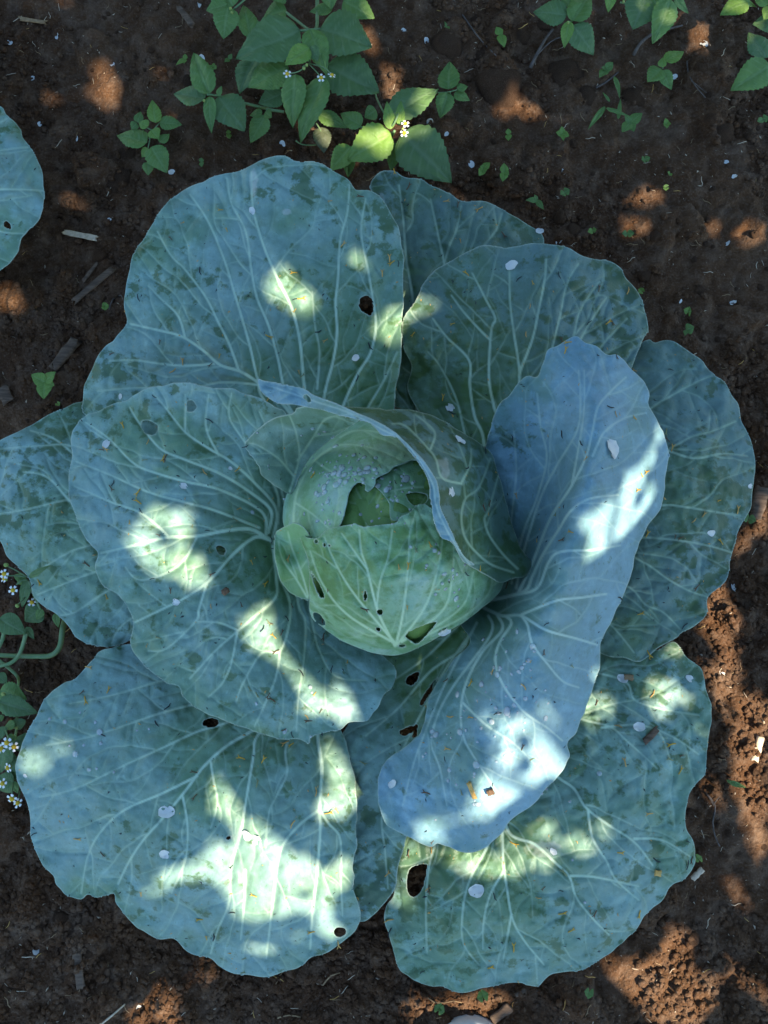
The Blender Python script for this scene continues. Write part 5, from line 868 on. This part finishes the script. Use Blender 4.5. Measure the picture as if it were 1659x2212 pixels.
# dry florets: little forked tubes
def floret_mesh(k, mat):
    b = B(); r = np.random.RandomState(k); c = .25*r.randn()
    tube(b, [(-.5, 0, .10), (-.15, .06*c, .12), (.15, c*.3, .14)], [.07, .075, .085], 5)
    tube(b, [(.12, c*.3, .13), (.32, c*.3+.18, .16), (.46, c*.3+.26, .15)], [.07, .06, .02], 5)
    if k % 3: tube(b, [(.12, c*.3, .13), (.30, c*.3-.14, .16), (.44, c*.3-.25, .13)], [.07, .05, .02], 5)
    return mesh_of(b, 'dry_floret', M[mat])
FM = [floret_mesh(k, m) for k, m in enumerate(['tan', 'yellow', 'brown', 'black', 'tan', 'olive', 'black', 'brown', 'yellow'])]
FCOL = ['tan', 'golden', 'brown', 'blackish', 'tan', 'olive', 'blackish', 'brown', 'golden']
cnt = 0; tries = 0
while cnt < 270 and tries < 4000:
    tries += 1; x, y = RG.uniform(8, W-8), RG.uniform(240, 2180)
    P, n, k = frame_at(x, y)
    if k < 0: continue
    dens = {'the dark wrapper leaf round the head': 1.0, 'the dewy head leaf': .2, 'the rolled rim of the wrapper leaf': .1}.get(where(k), .7)
    if RG.rand() > dens: continue
    q = RG.randint(9); s = RG.uniform(11, 21)*px_m(P[2])
    put(FM[q], 'dry_floret', 'dry %s floret fallen on %s' % (FCOL[q], where(k)), 'floret', 'dry florets on the cabbage leaves', P, n, RG.rand()*6.28, (s, s*.8, s*.8), 0); cnt += 1
# straw and stalk bits on the soil
def straw_mesh(k, mat):
    r = np.random.RandomState(k+50); b = B(); c = r.randn(2)*.09
    tube(b, [(-.5, 0, .05), (-.2, c[0], .07), (.15, c[1], .06), (.5, c[0]*.5, .05)], [.035, .045, .04, .025], 5); return mesh_of(b, 'straw_bit', M[mat])
SM = [straw_mesh(k, m) for k, m in enumerate(['straw', 'straw_pale', 'straw', 'tan', 'straw', 'straw_pale'])]
cnt = 0
while cnt < 290:
    x, y = RG.uniform(4, W-4), RG.uniform(4, HT-4); P, n, k = frame_at(x, y)
    if k >= 0: continue
    q = RG.randint(6); s = RG.uniform(9, 26)*px_m(0)
    put(SM[q], 'straw_bit', ['thin brown bit of straw', 'thin pale bit of straw', 'thin brown bit of straw', 'thin tan stalk bit', 'thin brown bit of straw', 'thin pale bit of straw'][q]+' on the soil near '+near(x, y), 'straw', 'straw bits on the soil', P+np.array([0, 0, .001]), (RG.randn()*.2, RG.randn()*.2, 1), RG.rand()*6.28, (s, s*.8, s*.8)); cnt += 1
# finer specks than anyone could count: on the leaves and on the soil
def specks(n, name, mat, label, on_leaf, smin, smax, seed):
    r = np.random.RandomState(seed); V = []; T = []
    T0 = np.array([(0, 1, 2), (0, 2, 3), (0, 3, 4), (0, 4, 1), (5, 2, 1), (5, 3, 2), (5, 4, 3), (5, 1, 4)]); c = 0
    for _ in range(n*6):
        if c >= n: break
        x, y = r.uniform(0, W), r.uniform(0, HT); P, nn, k = frame_at(x, y)
        if (k >= 0) != on_leaf: continue
        if on_leaf and r.rand() < .35 and ('folded' in where(k) or 'dewy' in where(k)): continue
        s_ = (smin+(smax-smin)*r.rand()**2)*px_m(P[2]); m = np.array(orient(P, nn if on_leaf else (r.randn()*.3, r.randn()*.3, 1), r.rand()*6.28))
        w_ = r.uniform(.16, .4); h_ = .14; b_ = r.randn()*.15
        q = np.array([(-.5, 0, h_*.4), (-.05, w_*.5+b_, 0), (0, b_, h_), (.05, -w_*.5+b_, 0), (0, b_, -h_*.3), (.5, 0, h_*.5)])*s_
        V.append(q@m[:3, :3].T+m[:3, 3]); T.append(T0+6*c); c += 1
    o = mesh_np(name, np.concatenate(V), np.concatenate(T), M[mat], loc=(0, 0, 0), smooth=False); o['kind'] = 'stuff'; o['label'] = label; o['category'] = 'debris'
specks(620, 'dark_specks', 'black', 'dark specks of dry debris scattered over the cabbage leaves', True, 4, 11, 61)
specks(420, 'tan_specks', 'tan', 'tan specks of dry debris scattered over the cabbage leaves', True, 4, 10, 62)
specks(700, 'straw_flecks', 'straw_pale', 'pale straw flecks scattered over the dark soil', False, 4, 12, 63)
# loose clods
def clod_mesh(k):
    r = np.random.RandomState(k+9); b = B(); nu, nv = 14, 9; V = []
    for j in range(nv+1):
        for i in range(nu):
            t = math.pi*j/nv; p = 2*math.pi*i/nu; d = np.array([math.sin(t)*math.cos(p), math.sin(t)*math.sin(p), math.cos(t)])
            rr = 1+.45*fbm(np.array([d[0]*1.6+k*7.0+d[2]]), np.array([d[1]*1.6+d[2]*.7]), k, 4)[0]; V.append(d*rr*(.5, .45, .34))
    b.add(V, [(j*nu+i, (j+1)*nu+i, (j+1)*nu+(i+1) % nu, j*nu+(i+1) % nu) for j in range(nv) for i in range(nu)]); return mesh_of(b, 'soil_clod', M['soil'])
CM = [clod_mesh(k) for k in range(8)]
BIG = [(968, 95, 80), (1080, 180, 120), (1225, 160, 95), (1040, 118, 60), (1265, 210, 60), (1565, 280, 60), (255, 380, 70), (270, 330, 50), (1375, 205, 60), (1025, 40, 50)]
for x, y, s in BIG:
    P = ground_hit(x, y); m_ = s*px_m(0)
    put(CM[RG.randint(8)], 'soil_clod', 'large rounded dark clod of soil near '+near(x, y), 'soil clod', 'large clods of soil', P-np.array([0, 0, m_*.14]), (RG.randn()*.15, RG.randn()*.15, 1), RG.rand()*6.28, (m_, m_, m_*.75))
cnt = 0
while cnt < 240:
    x, y = RG.uniform(0, W), RG.uniform(0, HT); P, n, k = frame_at(x, y)
    if k >= 0: continue
    s = (RG.uniform(9, 17) if RG.rand() < .8 else RG.uniform(17, 34))*px_m(0)
    put(CM[RG.randint(8)], 'soil_clod', ('larger lump' if s > 17*px_m(0) else 'small crumb')+' of dark brown soil near '+near(x, y), 'soil clod', 'soil crumbs on the bed', P-np.array([0, 0, s*.06]), (RG.randn()*.3, RG.randn()*.3, 1), RG.rand()*6.28, s); cnt += 1
# finer crumbs, uncountable
def crumbs(n, name, smin, smax, seed):
    r = np.random.RandomState(seed); g_ = (1+5**.5)/2
    ico = np.array([(-1, g_, 0), (1, g_, 0), (-1, -g_, 0), (1, -g_, 0), (0, -1, g_), (0, 1, g_), (0, -1, -g_), (0, 1, -g_), (g_, 0, -1), (g_, 0, 1), (-g_, 0, -1), (-g_, 0, 1)])/1.9
    T0 = np.array([(0, 11, 5), (0, 5, 1), (0, 1, 7), (0, 7, 10), (0, 10, 11), (1, 5, 9), (5, 11, 4), (11, 10, 2), (10, 7, 6), (7, 1, 8), (3, 9, 4), (3, 4, 2), (3, 2, 6), (3, 6, 8), (3, 8, 9), (4, 9, 5), (2, 4, 11), (6, 2, 10), (8, 6, 7), (9, 8, 1)])
    px, py = r.uniform(-40, W+40, n*3), r.uniform(-40, HT+40, n*3)
    P, k = top_at(px, py); D = fbm(P[:, 0]*9, P[:, 1]*9, 91, 3) + .25*(P[:, 0]-P[:, 1]); P = P[(k < 0) & (D + .35*r.rand(len(D)) > .05)][:n]; n = len(P)
    sz = smin+(smax-smin)*r.rand(n)**2.5; a = r.rand(n)*6.28; v = ico[None]*(1+.55*(r.rand(n, 12, 1)-.5))*(.5+.25*r.rand(n, 1, 3))*[1.15, 1, .75]
    c_, s_ = np.cos(a)[:, None], np.sin(a)[:, None]; v = np.stack([v[..., 0]*c_-v[..., 1]*s_, v[..., 0]*s_+v[..., 1]*c_, v[..., 2]], -1)
    V = (v*sz[:, None, None]+P[:, None]+np.array([0, 0, .12])*sz[:, None, None]).reshape(-1, 3)
    F = (T0[None]+(np.arange(n)*12)[:, None, None]).reshape(-1, 3)
    o = mesh_np(name, V, F, M['soil'], loc=(0, 0, 0), smooth=False); o['kind'] = 'stuff'; o['label'] = 'fine crumbs of brown soil strewn over the bed'; o['category'] = 'soil'
crumbs(16000, 'soil_crumbs', .0014, .0065, 3)
# wood chips, twigs
def chip(label, a, c, wpx, hpx, mat='wood', on=None, name='wood_chip', seed=0):
    P0, n0, k0 = frame_at(*a); P1, n1, k1 = frame_at(*c)
    z0 = .003 if k0 < 0 else .0015; P0 = P0+np.array([0, 0, z0]); P1 = P1+np.array([0, 0, z0]); d = P1-P0; L = np.linalg.norm(d); d /= L
    s = np.cross([0, 0, 1.], d); s /= np.linalg.norm(s); u = np.cross(d, s); r = np.random.RandomState(seed+3); w = wpx*px_m(P0[2])/2; h = hpx*px_m(P0[2]); b = B(); ns, na = 12, 10; V = []
    for j in range(ns+1):
        t = j/ns; f = .75+.3*vnoise(np.array([t*5.0]), np.array([seed*1.7]), seed)[0]+.25
        for i in range(na):
            p = 2*math.pi*i/na; e = 1+.28*vnoise(np.array([i*1.9]), np.array([t*2.0+seed]), seed+4)[0]
            jag = (.05*L*r.randn() if j in (0, ns) else 0)
            V.append(P0+d*(t*L+jag)+s*(w*f*e*np.sign(math.cos(p))*abs(math.cos(p))**.6)+u*(h*.5*f*e*np.sign(math.sin(p))*abs(math.sin(p))**.6+h*.3))
    Q = [(j*na+i, j*na+(i+1) % na, (j+1)*na+(i+1) % na, (j+1)*na+i) for j in range(ns) for i in range(na)]
    V += [P0, P1]; T = [(len(V)-2, (i+1) % na, i) for i in range(na)]+[(len(V)-1, ns*na+i, ns*na+(i+1) % na) for i in range(na)]
    b.add(V, Q, T); o = b.build(name, M[mat], loc=tuple(P0)); return tag(o, label, 'wood chip', 'wood chips and twigs')
chip('long grey wood splinter beside the fan-shaped leaf', (165, 653), (245, 586), 16, 10, seed=1)
chip('broad grey split wood chip near the four-leaved seedling', (118, 800), (168, 738), 24, 14, seed=2)
chip('thin dark splinter lying above the grey wood splinter', (183, 610), (212, 572), 8, 6, seed=3)
chip('furrowed brown bark chip at the edge of the rounded outer leaf', (1642, 1055), (1628, 1122), 30, 14, seed=4)
chip('small grey wood chip resting on the lowest cabbage leaf', (1390, 1602), (1418, 1574), 13, 8, seed=5)
chip('pale upright wood sliver in the sunlit crumbly soil', (1638, 1592), (1626, 1640), 15, 10, 'straw_pale', seed=6)
chip('pale straw-coloured chip off the tip of the lowest leaf', (1493, 1896), (1514, 1875), 12, 6, 'straw_pale', seed=7)
chip('flat grey wood chip between the weeds and tall flowering weed', (390, 24), (418, 60), 15, 7, seed=8)
chip('pale papery flake on the soil by the fan-shaped leaf', (143, 505), (210, 518), 13, 5, 'straw_pale', seed=9)
chip('flat brown stalk piece near the lone papery flake', (168, 2055), (178, 2130), 16, 6, seed=10)
chip('brown fibrous stalk half buried below the lowest leaf', (1062, 2200), (1100, 2170), 20, 9, seed=11)
chip('second brown fibrous stalk under the tip of the lowest leaf', (1112, 2146), (1132, 2134), 9, 7, seed=12)
chip('flat brown flake on the soil by the grey chip', (6, 840), (22, 870), 26, 5, seed=13)
chip('flat pale flake lying in the shaded soil under weeds', (46, 46), (100, 53), 10, 5, 'straw', seed=14)
def twig(label, pts, r0, r1, mat='twig', branches=()):
    def path(pts):
        P = np.array([frame_at(x, y)[0]+np.array([0, 0, .003]) for x, y in pts]); return catmull(P*1000, 5, False)/1000
    P = path(pts); b = B(); tube(b, P, np.linspace(r0, r1, len(P)), 6)
    for bp in branches: Q = path(bp); tube(b, Q, np.linspace(r0*.6, r1*.5, len(Q)), 5)
    o = b.build('twig', M[mat], loc=tuple(P[0])); tag(o, label, 'twig', 'wood chips and twigs')
twig('long thin dark twig curving across the soil past a round clod', [c2(*p) for p in ((295, 0), (330, 60), (400, 160), (440, 205), (485, 250))], .0011, .0007)
twig('forked brown stick between the clods and weeds', [c2(*p) for p in ((630, 300), (665, 230), (700, 170), (728, 135))], .0022, .0012, branches=[[c2(655, 248), c2(715, 190), c2(760, 168)]])
twig('bent brown twig below the drooping weed leaves', [c2(*p) for p in ((1075, 245), (1100, 200), (1140, 165), (1180, 145), (1285, 118))], .0021, .0010)
twig('short dark twig beside the grass blades', [c2(*p) for p in ((915, 385), (960, 360), (1010, 318))], .0013, .0008)
twig('branched dry twig on soil beside the lowest leaf', [c8(*p) for p in ((1390, 110), (1425, 160), (1415, 230), (1425, 290), (1445, 335))], .0011, .0006, branches=[[c8(1422, 150), c8(1445, 120)], [c8(1420, 160), c8(1385, 100)]])
twig('thin curled rootlet under the lowest leaf tip', [c8(*p) for p in ((180, 980), (215, 1005), (260, 1008), (300, 1000), (335, 1008))], .0007, .0004, 'straw', branches=[[c8(218, 1005), c8(190, 1040)]])
twig('pale grey twig below the broad low leaf', [c7 for c7 in ((220, 2209), (245, 2190), (272, 2166))], .0013, .0007, 'straw_pale')
twig('curved straw stalk on the soil under the broad low leaf', [(698, 2125), (715, 2105), (735, 2098)], .0009, .0006, 'straw')
twig('thin straw stalk lying flat below the broad low leaf', [(600, 2196), (625, 2190), (650, 2194)], .0009, .0006, 'straw')
twig('branching thin rootlet near the lone grass weeds', [c2(*p) for p in ((1305, 270), (1310, 320), (1335, 370), (1385, 430))], .0008, .0005, branches=[[c2(1330, 360), c2(1390, 410)]])
twig('dark rootlet curling beside the fan-shaped leaf', [(238, 670), (245, 650), (262, 640), (268, 650)], .0008, .0005)
# a lump on the folded leaf, torn scraps
chip('brown seed husk on the folded pale blue leaf', (1052, 1712), (1066, 1708), 13, 10, 'brown', name='seed_husk', seed=20)
chip('golden scrap of bud on the folded pale blue leaf', (1012, 1690), (1024, 1722), 9, 6, 'tan', name='bud_scrap', seed=21)
chip('dark crumb on the veined leaf beside a small hole', (484, 1272), (492, 1282), 16, 9, 'brown', name='leaf_crumb', seed=22)
chip('brown papery scale on the lowest leaf', (1348, 1462), (1366, 1464), 12, 5, 'straw', name='bud_scrap', seed=23)
chip('brown speck of bark on the lowest leaf', (1413, 1884), (1426, 1886), 12, 5, 'tan', name='bud_scrap', seed=24)

# ------------------------------------------------------------------ dew
def drop_mesh():
    b = B(); nu, nv = 16, 8; V = []
    for j in range(nv+1):
        t = math.pi*.5*j/nv
        for i in range(nu):
            p = 2*math.pi*i/nu; V.append((.5*math.sin(t)**.8*math.cos(p), .5*math.sin(t)**.8*math.sin(p), .26*math.cos(t)+.03))
    b.add(V, [(j*nu+i, (j+1)*nu+i, (j+1)*nu+(i+1) % nu, j*nu+(i+1) % nu) for j in range(nv) for i in range(nu)]); return mesh_of(b, 'water_droplet', M['water'])
DM_ = drop_mesh()
def where2(x, y):
    return ' above the torn opening' if abs(x-830) < 90 and 985 < y < 1045 and x > 770 else ' by the bitten edge' if abs(x-760) < 40 and abs(y-1030) < 60 else ' beside the flap' if x < 720 and 1050 < y < 1200 else ' under its folded crest' if x > 1000 and 1330 < y < 1480 else ' among the sun spots' if x > 1000 and y > 1480 else ''
def dew(cx, cy, sx, sy, n, smin, smax, only=None):
    c = 0
    for _ in range(n*8):
        if c >= n: break
        x, y = cx+RG.randn()*sx, cy+RG.randn()*sy; P, nn, k = frame_at(x, y)
        if k < 0 or (only and only not in where(k)): continue
        s = 1.3*(smin+(smax-smin)*RG.rand()**2.4)*px_m(P[2])
        put(DM_, 'water_droplet', ('tiny' if s < .0026 else 'round')+' clear dew drop on '+where(k)+where2(x, y), 'water drop', 'dew drops on the cabbage', P, nn, RG.rand()*6, (s*RG.uniform(.9, 1.25), s, s), -.02*s); c += 1
dew(748, 1012, 38, 20, 70, 4, 13, 'dewy'); dew(700, 1085, 22, 30, 26, 4, 13, 'dewy'); dew(850, 1060, 40, 34, 26, 4, 10, 'inner'); dew(820, 1118, 34, 12, 12, 3, 8); dew(700, 930, 30, 10, 6, 4, 8); dew(975, 1260, 24, 30, 14, 5, 12, 'front'); dew(920, 1200, 30, 30, 6, 4, 8, 'front')
dew(1120, 1430, 40, 40, 26, 4, 12, 'folded'); dew(1090, 1540, 45, 45, 26, 4, 14, 'folded'); dew(960, 1590, 30, 40, 14, 4, 12, 'folded'); dew(1020, 1720, 40, 40, 10, 4, 11, 'folded')
dew(190, 1600, 50, 40, 14, 4, 11); dew(560, 1010, 40, 40, 5, 4, 9); dew(640, 1500, 30, 40, 6, 4, 10); dew(1240, 1700, 70, 80, 6, 4, 8)
put(DM_, 'water_droplet', 'largest dew drop on the dewy head leaf', 'water drop', 'dew drops on the cabbage', *frame_at(727, 1047)[:2], 0, 19*px_m(.2), 0)
put(DM_, 'water_droplet', 'large oval dew drop on the inner heart leaf', 'water drop', 'dew drops on the cabbage', *frame_at(878, 1034)[:2], .2, (26*px_m(.2), 17*px_m(.2), 12*px_m(.2)), 0)
put(DM_, 'water_droplet', 'largest flat dew drop on the folded pale blue leaf', 'water drop', 'dew drops on the cabbage', *frame_at(1095, 1537)[:2], .6, (20*px_m(.15), 15*px_m(.15), 10*px_m(.15)), 0)

# ------------------------------------------------------------------ toe of a pale shoe at the frame's edge
sp = unproj(1015, 2206, .004); sg = float(ground_h(sp[0], sp[1]-.05))
shoe = thing('shoe', 'cream toe of a shoe on the soil at the edge of the bed', 'shoe', (sp[0], sp[1]-.14, sg))
def shoe_part(name, mat, a, bf, bk, h, z0, power=2.0):
    b = B(); nu, nv = 40, 14; V = []
    for j in range(nv+1):
        t = math.pi/2*j/nv
        for i in range(nu):
            p = 2*math.pi*i/nu; r = math.cos(t)**(2/power); V.append((sp[0]+a*r*math.cos(p), sp[1]-.062+(bf if math.sin(p) > 0 else bk)*r*math.sin(p), sg+z0+h*math.sin(t)**(2/power)))
    b.add(V, [(j*nu+i, j*nu+(i+1) % nu, (j+1)*nu+(i+1) % nu, (j+1)*nu+i) for j in range(nv) for i in range(nu)]); return b.build(name, M[mat], shoe)
shoe_part('sole', 'shoe_rubber', .050, .062, .20, .022, -.002, 6.0)
shoe_part('upper', 'shoe_cloth', .046, .057, .19, .050, .012, 2.6)
